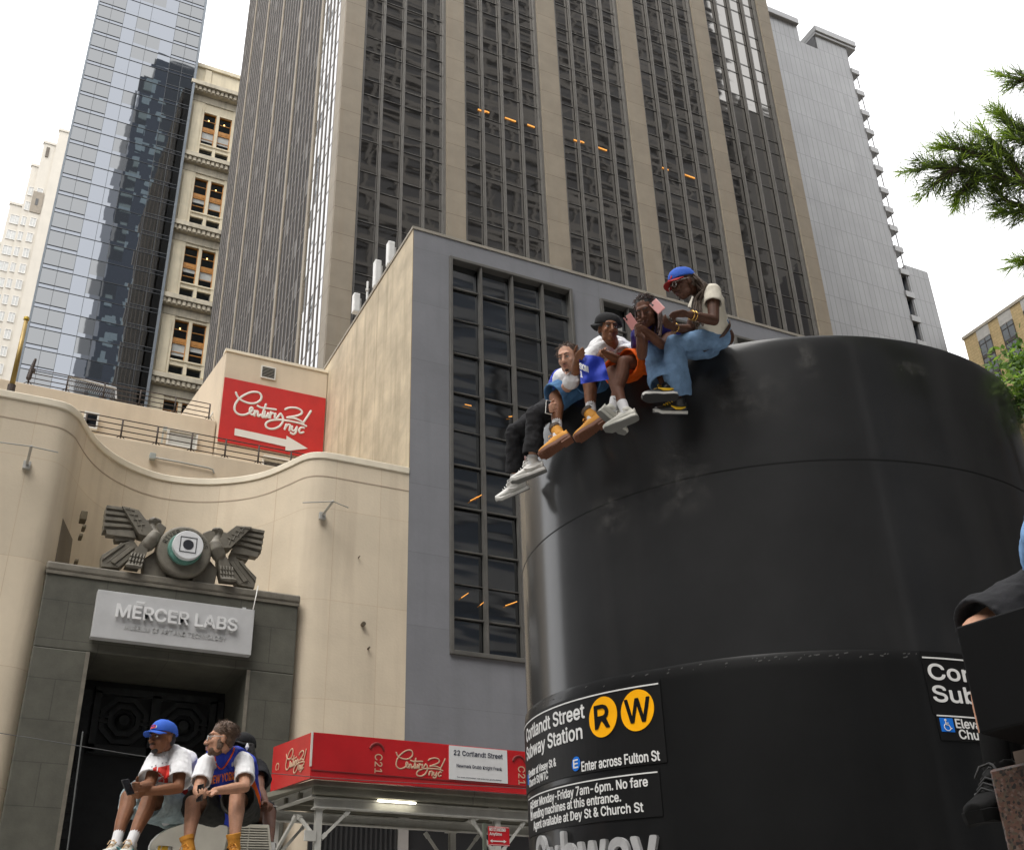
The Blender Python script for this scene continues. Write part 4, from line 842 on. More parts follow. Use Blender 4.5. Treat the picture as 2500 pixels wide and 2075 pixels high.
signblk = M('sign_black', (.006, .006, .0062), .5, var=.2, scale=3, spec=.2); signw = M('sign_lettering_white', (.66, .66, .65), .5, var=.05); yel = M('bullet_yellow', (.92, .42, .004), .6, var=.04, spec=.1); blu = M('bullet_blue', (.012, .15, .60), .6, spec=.1)
DEG = 180 / math.pi / (KR + .03)
def panel(mb, a0, a1, z0, z1, out, th=.006, k=None, n=None):
    n = n or max(2, int(abs(a1 - a0) / 1.5)); rings = []
    for i in range(n + 1):
        a = a0 + (a1 - a0) * i / n; t = TILT(a); rings.append([kp(a, z0 + t, out), kp(a, z1 + t, out), kp(a, z1 + t, out + th), kp(a, z0 + t, out + th)])
    return mb.loft(rings, k)
def wrap(a0, base, out): return lambda x, z, o: kp(a0 + x * DEG, base + z + TILT(a0 + x * DEG), out + o)
def wtext(mb, s, a0, z, h, a1=None, bold=.03, out=.0275): return text(mb, s, wrap(a0, z, out), 0, 0, h, None if a1 is None else (a1 - a0) / DEG, bold, .0012)
def bullet(mb, a, z, r, out=.0275, n=40): mb.prism([kp(a + r * math.cos(2 * math.pi * i / n) * DEG, z + TILT(a) + r * math.sin(2 * math.pi * i / n), out) for i in range(n)], kp(a, 0, .004) - kp(a, 0, 0))
def ksign(label, base): return thing('station_sign', kp(base[0], base[1]), label, 'sign', 'white lettered subway signs on the black drum')
s1 = ksign('black subway sign reading Cortlandt Street Subway Station with yellow R and W bullets', (190, 3.5))
build('panel', panel(MB(), 154, 206.6, 3.54, 4.115, .0205), signblk, s1)
g = MB(); panel(g, 154, 206.3, 4.083, 4.093, .0266, .003); wtext(g, 'Cortlandt Street', 160.2, 3.942, .105, 188.9); wtext(g, 'Subway Station', 159.6, 3.795, .105, 187.9); wtext(g, 'Enter across Fulton St', 187.2, 3.557, .068, 205.3)
wtext(g, 'Elevator at Vesey St &', 161.6, 3.645, .058, 178.6); wtext(g, 'Church St/WTC', 161.8, 3.57, .058, 174.9); build('lettering', g, signw, s1)
for a_, z_ in ((193.7, 3.917), (201.6, 3.921)): g = MB(); bullet(g, a_, z_, .146); build('bullet', g, yel, s1)
ink_b = M('bullet_ink', (.006, .006, .006), .6, spec=.1)
for ch, a_, b_ in (('R', 191.75, 195.3), ('W', 199.1, 204.3)): g = MB(); wtext(g, ch, a_, 3.837, .165, b_, .03, .0322); build('lettering', g, ink_b, s1)
g = MB(); bullet(g, 185.6, 3.62, .052); panel(g, 159.9, 161.3, 3.60, 3.68, .0266, .003); build('bullet', g, blu, s1)
g = MB(); wtext(g, 'E', 184.9, 3.59, .06, 186.3, .03, .0322); build('lettering', g, signw, s1)
s2 = ksign('black subway sign of small print reading Enter Monday-Friday 7am-6pm', (185, 3.2))
build('panel', panel(MB(), 158, 204.9, 3.19, 3.50, .0205), signblk, s2)
g = MB(); panel(g, 160, 204.6, 3.476, 3.485, .0266, .003); wtext(g, 'Enter Monday-Friday 7am-6pm. No fare', 164.4, 3.394, .062, 202.5); wtext(g, 'vending machines at this entrance.', 164.6, 3.311, .062, 196.6); wtext(g, 'Agent available at Dey St & Church St', 164.8, 3.228, .062, 201.2)
panel(g, 162.2, 162.5, 3.31, 3.45, .0266, .003, n=2); panel(g, 163.6, 163.9, 3.31, 3.45, .0266, .003, n=2); panel(g, 162.5, 163.6, 3.44, 3.45, .0266, .003, n=2); panel(g, 162.5, 163.6, 3.31, 3.32, .0266, .003, n=2); bullet(g, 163.05, 3.35, .022); bullet(g, 163.05, 3.41, .012)
build('lettering', g, signw, s2)
s5 = ksign('large raised grey lettering reading Subway low on the black drum', (185, 2.6))
g = MB(); text(g, 'Subway', wrap(168.2, 2.79, .021), 0, 0, .36, (203.5 - 168.2) / DEG, .03, .03); build('lettering', g, M('raised_grey', (.36, .36, .36), .5, var=.2, scale=5), s5)
s3 = ksign('black subway sign at right whose white words are half hidden, Cor and Sub showing', (252, 3.7))
build('panel', panel(MB(), 250.3, 285, 3.69 + .08, 4.115 + .08, .0205), signblk, s3)
g = MB(); panel(g, 250.4, 285, 4.146, 4.156, .0266, .003); wtext(g, 'Cortlandt Street', 250.95, 4.003, .105, 283.4); wtext(g, 'Subway Station', 250.95, 3.854, .105, 282.2); build('lettering', g, signw, s3)
s4 = ksign('black subway sign at right with a blue wheelchair symbol and the word Elevator cut off', (252, 3.5))
build('panel', panel(MB(), 250.7, 285, 3.52 + .08, 3.685 + .08, .0205), signblk, s4)
g = MB(); panel(g, 250.8, 285, 3.755, 3.764, .0266, .003); wtext(g, 'Elevator at Vesey St &', 253.7, 3.685, .058, 271.5); wtext(g, 'Church St/WTC', 253.9, 3.615, .058, 267.4); build('lettering', g, signw, s4)
build('blue_square', panel(MB(), 251.1, 253.3, 3.655, 3.745, .0266, .003), blu, s4)
g = MB(); bullet(g, 252.0, 3.731, .0075, .030, 12); W_ = lambda x, z: kp(251.1 + x / .09 * 2.2, 3.655 + z + TILT(252), .031)
g.tube([W_(.037, .066), W_(.038, .045), W_(.055, .044), W_(.066, .02), W_(.072, .022)], .0035, 5); g.tube([W_(.038, .056), W_(.054, .056)], .003, 5); g.tube([W_(.045 + .023 * math.cos(R_(a)), .03 + .023 * math.sin(R_(a))) for a in range(110, 345, 20)], .003, 5); build('wheelchair_symbol', g, signw, s4)
# ------------------------------------------------------------------ granite pedestal with a black box, at the right
e2 = V((math.sin(R_(-13.5)), math.cos(R_(-13.5)), 0)); e1 = V((e2.y, -e2.x, 0))
P0 = dep(2331, 1531, 3.2); P1 = dep(2413, 1878, 3.15)
zb = dep(2396, 1828, 3.2).z
ped = thing('granite_pedestal', (P1.x + .5, P1.y - .5, 0), 'red speckled granite pedestal carrying a plain black box at the right edge', 'pedestal')
gran, t_, b_ = nodes('red_granite'); N_ = t_.nodes.new; b_.inputs['Roughness'].default_value = .4
tc_ = N_('ShaderNodeTexCoord'); vo = N_('ShaderNodeTexVoronoi'); vo.inputs['Scale'].default_value = 150; cr = N_('ShaderNodeValToRGB'); sp_ = N_('ShaderNodeSeparateColor')
t_.links.new(tc_.outputs['Object'], vo.inputs['Vector']); t_.links.new(vo.outputs['Color'], sp_.inputs[0]); t_.links.new(sp_.outputs[0], cr.inputs[0])
e_ = cr.color_ramp.elements; e_[0].color = (.012, .011, .01, 1); e_[0].position = .12; e_[1].color = (.10, .05, .036, 1); e_[1].position = .3
for p_, c_ in ((.5, (.07, .032, .023)), (.7, (.085, .055, .036)), (.85, (.05, .042, .03)), (.95, (.12, .08, .065))): x_ = cr.color_ramp.elements.new(p_); x_.color = (*c_, 1)
t_.links.new(cr.outputs[0], b_.inputs['Base Color'])
build('granite_base', MB().obox((P1.x, P1.y, 0), -e2 * 1.2, e1 * 1.2, (0, 0, P1.z)), gran, ped, bevel=.008)
q = P1 + e1 * .12 - e2 * .02; build('recess_neck', MB().obox((q.x, q.y, P1.z + .001), -e2 * 1.1, e1 * 1.0, (0, 0, zb - P1.z - .002)), M('neck_brown', (.10, .07, .05), .6), ped)
build('black_box', MB().obox((P0.x, P0.y, zb), -e2 * 1.25, e1 * 1.3, (0, 0, P0.z - zb)), M('box_black', (.003, .003, .0032), .6, var=.3, spec=.12), ped, bevel=.006)
# ------------------------------------------------------------------ box truck with a roof cooling unit
T0 = dep(300, 2074, 9.12); ZR = T0.z; ex = (onZ(900, 2079, ZR) - T0).normalized(); ey = V((-ex.y, ex.x, 0))
def TP(a, b, z): return T0 + ex * a + ey * b + V((0, 0, z - T0.z))
tk = thing('box_truck', TP(.8, 1.1, 0), 'dark box truck under the frame edge with a cream rooftop cooling unit', 'truck')
trm = M('truck_black', (.02, .02, .022), .35, var=.1, coat=.3)
build('body', MB().obox(TP(-1.6, 0, .55), ex * 3.0, ey * 2.2, (0, 0, ZR - .55)), trm, tk, bevel=.06)
build('cab', MB().prism([TP(-3.2, .1, .5), TP(-1.62, .1, .5), TP(-1.62, .1, 2.5), TP(-2.5, .1, 2.45), TP(-2.95, .1, 1.5), TP(-3.2, .1, 1.4)], ey * 2.0), trm, tk, bevel=.05)
build('windscreen', MB().prism([TP(-2.92, .25, 1.6), TP(-2.52, .25, 2.36), TP(-2.5, .25, 2.36), TP(-2.9, .25, 1.6)], ey * 1.7), dark_pane, tk)
for a in (-2.4, .6):
    for b in (.0, 1.95):
        wh = build('wheel', MB().cyl(TP(a, b, .42), .42, .26, 24, ey), M('tyre', (.02, .02, .02), .8), tk, bevel=.03); build('rim', MB().cyl(TP(a, b - .01, .42), .24, .28, 16, ey), galv, wh)
cu = thing('cooling_unit', TP(.75, .4, ZR), 'cream fibreglass cooling unit with a slatted end on the truck roof, men sitting on it', 'cooling unit')
fib = M('cream_fibreglass', (.74, .71, .62), .4, var=.12, scale=3, streak=.25, stain=(.3, .27, .2), coat=.15)
U = lambda x, y, b: dep(*Z7(x, y), 9.22) + ey * b
prof = [(548, 1470), (552, 1400), (580, 1340), (640, 1280), (740, 1220), (860, 1178), (920, 1160), (1060, 1160), (1250, 1166), (1378, 1180), (1395, 1200), (1390, 1300), (1350, 1470)]
rings = []
cxx, cyy = 1000, 1470
for b, s_ in ((-.02, .93), (.0, .97), (.035, 1.0), (.4, 1.0), (.8, 1.0), (.85, .97), (.87, .9)):
    rings.append([U(cxx + (x - cxx) * s_, cyy + (y - cyy) * s_, b) for x, y in prof] + [U(1350, 1560, b), U(548, 1560, b)])
build('hood', MB().loft(rings), fib, cu, smooth='auto', ang=50)
g = MB(); 
g.prism([U(1460, 1180, .05), U(1775, 1192, .05), U(1800, 1240, .05), U(1812, 1560, .05), U(1360, 1560, .05), U(1398, 1230, .05)], ey * .75); bx_ = build('condenser_case', g, M('case_dark', (.05, .05, .047), .7), cu)
g = MB()
for i in range(14):
    y = 1205 + i * 26; xl = 1460 - (y - 1190) * .28; xr = 1785 + (y - 1190) * .1
    g.prism([U(xl, y, -.02), U(xr, y + 8, -.02), U(xr, y + 21, -.02), U(xl, y + 12, -.02)], ey * .06)
g.prism([U(1590, 1190, -.015), U(1600, 1190, -.015), U(1560, 1560, -.015), U(1548, 1560, -.015)], ey * .03); g.prism([U(1772, 1190, -.03), U(1792, 1195, -.03), U(1832, 1560, -.03), U(1806, 1560, -.03)], ey * .8)
g.prism([U(1450, 1184, -.03), U(1778, 1192, -.03), U(1785, 1214, -.03), U(1440, 1206, -.03)], ey * .8)
build('slat', g, fib, bx_, bevel=.004)
build('service_plate', MB().prism([U(1805, 1370, -.02), U(1852, 1368, -.02), U(1850, 1560, -.02), U(1812, 1560, -.02)], ey * .02), paper, cu)
cn = thing('drink_can', dep(*Z7(715, 1436), 8.98), 'white and yellow drink can lying on the truck roof by the hood', 'can')
a_, b_ = dep(*Z7(645, 1440), 8.98), dep(*Z7(790, 1447), 8.98); dv = (b_ - a_)
build('can_body', MB().cyl(a_, .030, dv.length, 20, dv), M('can_white', (.7, .68, .62), .3, .3), cn); build('can_label', MB().cyl(a_ + dv * .1, .0306, dv.length * .2, 20, dv).cyl(a_ + dv * .36, .0306, dv.length * .45, 20, dv), M('can_yellow', (.75, .45, .04), .35), cn); build('can_rim', MB().cyl(a_ - dv * .03, .026, dv.length * .03, 20, dv).cyl(b_, .026, dv.length * .03, 20, dv), galv, cn)
# ------------------------------------------------------------------ people
TOCAM = V((-math.sin(YAW), -math.cos(YAW), 0)); RGT = V((math.cos(YAW), -math.sin(YAW), 0)); ZU = V((0, 0, 1))
def facing(az, pitch):     # 0 = towards the viewer, + = towards the right of the picture
    h = TOCAM * math.cos(R_(az)) + RGT * math.sin(R_(az)); return (h * math.cos(R_(pitch)) + ZU * math.sin(R_(pitch))).normalized()
WARN = []
def reach(parent, px, L, near=True, nm=''):
    """the point on the sight line through px that lies a bone's length L from parent"""
    d = ray(*px); o = CAM - parent; a = d.dot(d); b = 2 * d.dot(o); c = o.dot(o) - L * L; D = b * b - 4 * a * c
    if D < 0:
        p = CAM + d * (-b / (2 * a)); WARN.append('%s %.2f>%.2f' % (nm, (p - parent).length, L)); return p
    t = (-b + (-1 if near else 1) * math.sqrt(D)) / (2 * a); return CAM + d * t
def skin(name, c): 
    m = M(name, [min(1, x * 1.08) for x in c], .62, var=.16, scale=22, bump=.10, bscale=160, spec=.3); b = m.node_tree.nodes['Principled BSDF']
    b.inputs['Subsurface Weight'].default_value = .12; b.inputs['Subsurface Radius'].default_value = (.01, .004, .002); return m
def cloth(name, c, rough=.85, var=.12, sc=10): return M(name, c, rough, var=var, scale=sc, bump=.25, bscale=260, spec=.25)
def capsule(g, a, b, ra, rb, n=10): return g.tube([a, b], [ra, rb], n)
def hand(g, wr, d, n, t, curl=35, s=1., spread=.0):
    d = d.normalized(); t = (t - d * t.dot(d)).normalized(); n_ = d.cross(t); n = n_ if n_.dot(n) > 0 else -n_
    kn = []
    for q, (off, ll, r) in enumerate(((.028, .072, .0085), (.009, .08, .009), (-.010, .074, .0085), (-.027, .058, .0075))):
        k = wr + d * (.086 - .006 * q) * s + t * off * s; kn.append(k)
        g.tube([wr + t * off * .45 * s, wr + d * .045 * s + t * off * .8 * s, k], [.016 * s, .0145 * s, .0115 * s], 8)
        dd = (d + t * off * spread * 12).normalized(); p = k; a = curl * (.8 + .12 * q)
        pts = [k]; cur = 0
        for fr in (.45, .31, .24):
            cur += R_(a) * (1 if fr != .24 else .7); v = dd * math.cos(cur) + n * math.sin(cur); p = p + v * ll * fr * s; pts.append(p)
        g.tube(pts, [r * 1.1 * s, r * s, r * .92 * s, r * .75 * s], 8)
    b0 = wr + d * .022 * s + t * .024 * s; v1 = (d * .55 + t * .75 + n * .25).normalized(); v2 = (d * .85 + t * .25 + n * .45).normalized()
    g.tube([b0, b0 + v1 * .042 * s, b0 + v1 * .042 * s + v2 * .032 * s, b0 + v1 * .042 * s + v2 * .056 * s], [.0155 * s, .0125 * s, .0105 * s, .008 * s], 8)
    return kn
def shoe(parent, name, ankle, toe, up, kind, mats, size=1.):
    """mats: upper, sole, accent, lace"""
    up = up.normalized(); f = (toe.normalized() * .2 + up * (.022 if kind == 'boot' else .042)).normalized(); u = (up - f * up.dot(f)).normalized(); s_ = f.cross(u); L_ = lambda x, y, z: ankle + (f * x + s_ * y + u * z) * size
    ty = .0
    st = [(-.078, .020, .055, .035), (-.07, .032, .066, .0), (-.045, .037, .085, .0), (-.0, .039, .095, .0), (.04, .041, .086, 0), (.08, .045, .066, 0), (.12, .048, .054, 0), (.155, .046, .047, 0), (.18, .038, .042, 0), (.195, .022, .034, .006)]
    base = -.085; rings = []
    for x, w_, h, lift in st:
        ring = []
        for j in range(14):
            a = 2 * math.pi * j / 14; cy = math.cos(a); sz = math.sin(a)
            yy = w_ * (abs(cy) ** .8) * (1 if cy > 0 else -1); zz_ = (h * .5) * (1 + (abs(sz) ** .75) * (1 if sz > 0 else -1))
            if sz > 0: yy *= 1 - .38 * sz ** 2
            ring.append(L_(x, yy, base + lift + zz_))
        rings.append(ring)
    g = MB().loft(rings)
    hi = .075 if kind == 'boot' else (.03 if kind == 'high' else .005)
    g.tube([L_(-.012, 0, -.02), L_(-.012, 0, .01), L_(-.014, 0, hi)], [.046, .046, .05 if kind == 'boot' else .045], 14, round_=False)
    if kind in ('sneaker', 'high'): g.ell(L_(.035, 0, .0), f * .045 * size, s_ * .022 * size, u * .02 * size + f * -.01)
    up_ = organic(name, g, mats[0], parent, vox=.006, sm=3)
    g = MB(); out = [(-.083, .018), (-.074, .034), (-.04, .042), (.0, .042), (.04, .042), (.08, .048), (.12, .052), (.155, .050), (.182, .041), (.2, .022)]
    pts = [(x, w_) for x, w_ in out] + [(x, -w_) for x, w_ in out[::-1]]
    th = .027 if kind == 'boot' else .028
    rr = [[L_(x, y * k_, base + z + (.012 if x > .17 else 0) * (1 if z < .01 else .6)) for x, y in pts] for z, k_ in ((-th + .008, .93), (-th + .012, .99), (-.004, 1.0), (.012, .99), (.014, .9))]
    g.loft(rr)
    if kind == 'boot':
        g.prism([L_(-.078, -.036, base - th + .004), L_(-.0, -.036, base - th + .004), L_(-.0, .036, base - th + .004), L_(-.078, .036, base - th + .004)], u * -.014 * size)
        for q in range(7): g.prism([L_(.03 + q * .022, -.04, base - th + .006), L_(.042 + q * .022, -.04, base - th + .006), L_(.042 + q * .022, .04, base - th + .006), L_(.03 + q * .022, .04, base - th + .006)], u * -.004 * size)
    build('sole', g, mats[1], up_, smooth='auto')
    if len(mats) > 4: build('midsole', MB().loft([[L_(x, y * k_, base + z + (.012 if x > .17 else 0)) for x, y in pts] for z, k_ in ((-.012, 1.0), (-.010, 1.025), (.010, 1.02), (.012, .98))]), mats[4], up_, smooth='auto')
    g = MB()
    for q in range(5):
        x = .035 + q * .019; z = base + .098 - q * .0105; g.tube([L_(x, -.024, z - .006), L_(x + .004, 0, z + .008), L_(x, .024, z - .006)], .004, 5)
    g.tube([L_(.03, .0, base + .115), L_(.05, .02, base + .112), L_(.06, .035, base + .09)], .004, 5); g.tube([L_(.03, .0, base + .115), L_(.055, -.02, base + .110), L_(.065, -.032, base + .085)], .004, 5)
    build('lace', g, mats[3], up_, smooth=True)
    if kind == 'boot':
        g = MB(); g.tube([L_(-.014, 0, .062), L_(-.014, 0, .09)], [.054, .056], 16, round_=False); build('collar', g, mats[2], up_, smooth='auto')
    elif mats[2] is not None:
        g = MB()
        for sgn in (-1, 1):
            W2 = lambda x: max(w_ * (1 - abs(x - xx) / .045) for xx, w_, h, l in st) * 1.0
            pts = [(-.05, .040), (-.01, .032), (.03, .034), (.07, .05)]; wv = [.0385, .0405, .043, .0445]
            g.tube([L_(x, sgn * ww, base + z) for (x, z), ww in zip(pts, wv)], [.006, .011, .012, .005], 6, lat=u)
        build('side_stripe', g, mats[2], up_, smooth=True)
    return up_
def rings_torso(P, N, lp, ls, inf, t0=-.14, t1=1.0, sc=1., bow=.0, belly=0.):
    T = [(-.16, .11, .085), (-.06, .158, .11), (.06, .168, .118), (.25, .148, .112), (.42, .145, .11), (.62, .158, .118), (.8, .16, .108), (.92, .115, .082), (1.0, .06, .06)]
    ax = N - P; out = []
    for t, a, b in T:
        if t < t0 - .001 or t > t1 + .001: continue
        l = lp.lerp(ls, max(0, min(1, t))).normalized(); f = l.cross(ax).normalized(); bb = b * sc + inf + belly * max(0, 1 - abs(t - .2) / .4)
        c = P + ax * t - f * bow * math.sin(math.pi * max(0, min(1, t))) + f * belly * .6 * max(0, 1 - abs(t - .2) / .4)
        out.append([c + l * (a * sc + inf) * math.cos(2 * math.pi * j / 20) + f * bb * math.sin(2 * math.pi * j / 20) for j in range(20)])
    return out
class P_: pass
def person(label, pel, N, head, lat, latS, arms, legs, fdir, sk, hs=1., sc=1., group=None, bow=.03, belly=0., up=None, fem=False, hang=True):
    """arms / legs: dict side -> joints ; lat = the person's own left"""
    p = P_(); root = thing('person', (pel.x, pel.y, pel.z - .12), label, 'person', group); p.root = root; p.pel, p.N, p.lat, p.latS, p.arms, p.legs, p.sc, p.bow, p.belly = pel, N, lat, latS, arms, legs, sc, bow, belly
    g = MB(); g.loft(rings_torso(pel, N, lat, latS, -.004, sc=sc, bow=bow, belly=belly))
    for s_ in legs:
        h, k, a = legs[s_]['hip'], legs[s_]['knee'], legs[s_]['ankle']
        mid = h.lerp(k, .5); g.tube([h, mid, k.lerp(h, .12), k], [.083 * sc, .073 * sc, .058 * sc, .056 * sc], 12)
        back = (a - k).normalized(); bk = (h - k).normalized(); bk = (bk - back * bk.dot(back)); bk = bk.normalized() if bk.length > .1 else -fdir
        g.tube([k, k.lerp(a, .25) + bk * .012, k.lerp(a, .55), k.lerp(a, .85), a], [.055 * sc, .057 * sc, .046 * sc, .034 * sc, .034 * sc], 12)
        t = legs[s_]['toe'].normalized(); dn = (a - k).normalized(); t = (t - dn * t.dot(dn)).normalized(); g.tube([a, a + dn * .03 + t * .008, a + dn * .045 + t * .025], [.033, .028, .018], 8)
    for s_ in arms:
        S_, e, w_ = arms[s_]['sh'], arms[s_]['el'], arms[s_]['wr']
        g.tube([N.lerp(S_, .25), S_], [.05 * sc, .056 * sc], 10); g.tube([S_, S_.lerp(e, .45), e], [.052 * sc, .047 * sc, .039 * sc], 10); g.tube([e, e.lerp(w_, .3), w_.lerp(e, .25), w_], [.038 * sc, .041 * sc, .031 * sc, .026 * sc], 10)
        h_ = arms[s_]; hand(g, w_, h_['hd'], h_['hn'], h_['th'], h_.get('curl', 35), .98)
    f = fdir; u = (up or ZU); u = (u - f * u.dot(f)).normalized(); l = u.cross(f)     # l = the person's left
    H_ = lambda x, z, y: head + (f * x + u * z + l * y) * hs
    p.H = H_; p.f, p.u, p.l, p.hs, p.head = f, u, l, hs, head
    g.tube([N - (head - N) * .12, N.lerp(head, .5) , H_(-.012, -.04, 0)], [.064 * sc, .054 * sc, .052 * sc], 12)
    E3 = lambda c, a, b, cc: g.ell(c, f * a * hs, l * b * hs, u * cc * hs, 14, 10)
    E3(H_(-.015, .035, 0), .094, .074, .088); E3(H_(.028, -.025, 0), .066, .062, .085); E3(H_(.034, -.072, 0), .052, .05, .042)
    E3(H_(.072, -.098, 0), .020, .024, .018); E3(H_(.07, .035, 0), .022, .052, .022)
    for s_ in (-1, 1):
        E3(H_(.072, -.025, s_ * .038), .02, .02, .02); E3(H_(-.008, -.008, s_ * .073), .02, .011, .032); E3(H_(.102, -.034, s_ * .0125), .011, .009, .008)
        E3(H_(.03, -.075, s_ * .042), .03, .014, .03)
    g.tube([H_(.088, .018, 0), H_(.104, -.008, 0), H_(.117, -.030, 0)], [.0085 * hs, .0105 * hs, .0135 * hs], 8)
    g.tube([H_(.094, -.063, -.018), H_(.1, -.060, 0), H_(.094, -.063, .018)], .0075 * hs, 8); g.tube([H_(.092, -.075, -.014), H_(.099, -.076, 0), H_(.092, -.075, .014)], .0085 * hs, 8)
    p.body = organic('body', g, sk, root, vox=.0055, sm=3, smf=.4)
    return p
def face(p, brow_m, lip_m, gaze=0., closed=False):
    f, u, l, hs, H_ = p.f, p.u, p.l, p.hs, p.H
    for s_ in (-1, 1):
        if not closed:
            e = build('eye', MB().ell(H_(.0835, .003, s_ * .031), f * .0085 * hs, l * .0135 * hs, u * .0062 * hs), MT['eyewhite'], p.root, smooth=True)
            build('pupil', MB().ell(H_(.0905, .0028, s_ * .031 + gaze), f * .0035 * hs, l * .0055 * hs, u * .0058 * hs, 8, 6), MT['pupil'], e, smooth=True)
        g = MB(); g.tube([H_(.0905 if not closed else .093, .0095 if not closed else -.002, s_ * .017), H_(.094, .0125 if not closed else -.005, s_ * .031), H_(.084, .0085 if not closed else -.002, s_ * .045)], .0024 * hs, 6); build('eyelid', g, brow_m, p.root, smooth=True)
        g = MB(); g.tube([H_(.094, .027, s_ * .013), H_(.0955, .033, s_ * .03), H_(.083, .03, s_ * .048)], [.0042 * hs, .0048 * hs, .0028 * hs], 6); build('eyebrow', g, brow_m, p.root, smooth=True)
    g = MB(); g.tube([H_(.0965, -.064, -.02), H_(.1045, -.0615, 0), H_(.0965, -.064, .02)], [.004 * hs, .0065 * hs, .004 * hs], 8); g.tube([H_(.095, -.0735, -.016), H_(.1035, -.0755, 0), H_(.095, -.0735, .016)], [.004 * hs, .0072 * hs, .004 * hs], 8); build('lips', g, lip_m, p.root, smooth=True)
def haircap(p, m, back=.0, top=.0, name='hair', thick=.0, side=.0):
    f, u, l, hs, H_ = p.f, p.u, p.l, p.hs, p.H; g = MB()
    g.ell(H_(-.021 - back, .052 + top, 0), f * (.094 + thick) * hs, l * (.080 + thick + side) * hs, u * (.086 + thick) * hs, 16, 12)
    g.ell(H_(-.05, .0, 0), f * .054 * hs, l * (.071 + side) * hs, u * .062 * hs, 14, 10)
    return g
def strands(p, m, n=420, ln=.022, rad=.0022, zmin=.0, quiff=0.):
    f, u, l, hs, H_ = p.f, p.u, p.l, p.hs, p.H; g = MB()
    for i in range(n):
        a = random.uniform(0, 2 * math.pi); s_ = random.uniform(-.15, 1); c_ = math.sqrt(1 - s_ * s_); x, y, z = math.cos(a) * c_, math.sin(a) * c_, s_
        if x > .55 and z < .55: continue
        c0 = H_(-.021 + .094 * x, .052 + .086 * z, .080 * y); nrm = (f * x / .094 + u * z / .086 + l * y / .08).normalized()
        d = (nrm * .55 - f * (.5 + .5 * random.random()) + u * (-.35 + quiff * max(0, z) * (x > 0)) + l * random.gauss(0, .35) + f * random.gauss(0, .25)).normalized(); q = ln * random.uniform(.6, 1.5)
        g.tube([c0 - nrm * .003, c0 + d * q * .6, c0 + d * q - u * q * .15], [rad, rad * .8, rad * .3], 4, round_=False)
    return build('hair_tuft', g, m, p.root, smooth=True)
def cap(p, m, bm=None, tilt=0., turn=0., logo=None, bs=1.):
    f, u, l, hs, H_ = p.f, p.u, p.l, p.hs, p.H
    c, s_ = math.cos(R_(turn)), math.sin(R_(turn)); cf, cl = f * c + l * s_, l * c - f * s_
    A = lambda x, z, y: H_(-.012, 0, 0) + (cf * x + u * z + cl * y) * hs
    rings = []
    for z, k_ in ((.038, 1.0), (.05, 1.01), (.075, .98), (.1, .88), (.12, .7), (.134, .45), (.139, .15)):
        rings.append([A(-.002 + .112 * k_ * math.cos(2 * math.pi * j / 24), z + .012 * math.cos(2 * math.pi * j / 24) * (1 if z < .1 else .5), .089 * k_ * math.sin(2 * math.pi * j / 24)) for j in range(24)])
    c_ = build('cap', MB().loft(rings), m, p.root, smooth='auto', ang=60)
    rings = []
    for i in range(13):
        y = -.078 + .156 * i / 12; q = y / .078; x1 = .085 + .092 * bs * math.sqrt(max(0, 1 - q * q * .93)); x0 = .108 * math.sqrt(max(.05, 1 - (y / .09) ** 2)) - .012; dz = .048 - .024 * q * q
        rings.append([A(x0, dz + .003, y), A((x0 + x1) / 2, dz + .002 - .004, y), A(x1, dz - .012, y), A(x1, dz - .016, y), A((x0 + x1) / 2, dz - .007, y), A(x0, dz - .003, y)])
    build('brim', MB().loft(rings), bm or m, c_, smooth='auto', ang=50)
    build('button', MB().ell(A(0, .14, 0), cf * .009, cl * .009, u * .005), m, c_, smooth=True)
    if logo:
        g = MB(); g.prism([A(.104, .062, -.034), A(.104, .062, .034), A(.088, .096, .028), A(.088, .096, -.028)], cf * .008); lg = build('front_badge', g, logo[0], c_, bevel=.003)
        if len(logo) > 1: g = MB(); g.prism([A(.113, .064, -.024), A(.113, .064, .026), A(.108, .076, .03), A(.108, .076, -.02)], cf * .003); g.tube([A(.107, .085, -.02), A(.104, .09, .0), A(.107, .085, .02)], .004, 5); build('badge_mark', g, logo[1], lg)
    return A
def hollow(g, pts, radii, n=16, th=.014, deep=.07, lat=None, flat=1.):
    """sleeve or trouser leg: a tube with an open end"""
    pts = [V(q) for q in pts]; d = (pts[-1] - pts[-2]).normalized()
    return g.tube(pts + [pts[-1] - d * .002, pts[-1] - d * deep], list(radii) + [radii[-1] - th, radii[-1] - th - .004], n, round_=False, lat=lat, flat=flat) if False else g.loft(_hol(pts, list(radii), n, th, deep))
def _hol(pts, rad, n, th, deep):
    rings = []; u = None; m = len(pts)
    for i, p in enumerate(pts):
        d = (pts[min(i + 1, m - 1)] - pts[max(i - 1, 0)]).normalized()
        u = d.orthogonal() if u is None else u - d * u.dot(d); u.normalize(); w_ = d.cross(u)
        rings.append([p + (u * math.cos(2 * math.pi * j / n) + w_ * math.sin(2 * math.pi * j / n)) * rad[i] for j in range(n)])
    for r, back in ((rad[-1] - th, .0), (rad[-1] - th - .003, deep)):
        p = pts[-1] - d * back; rings.append([p + (u * math.cos(2 * math.pi * j / n) + w_ * math.sin(2 * math.pi * j / n)) * r for j in range(n)])
    return rings
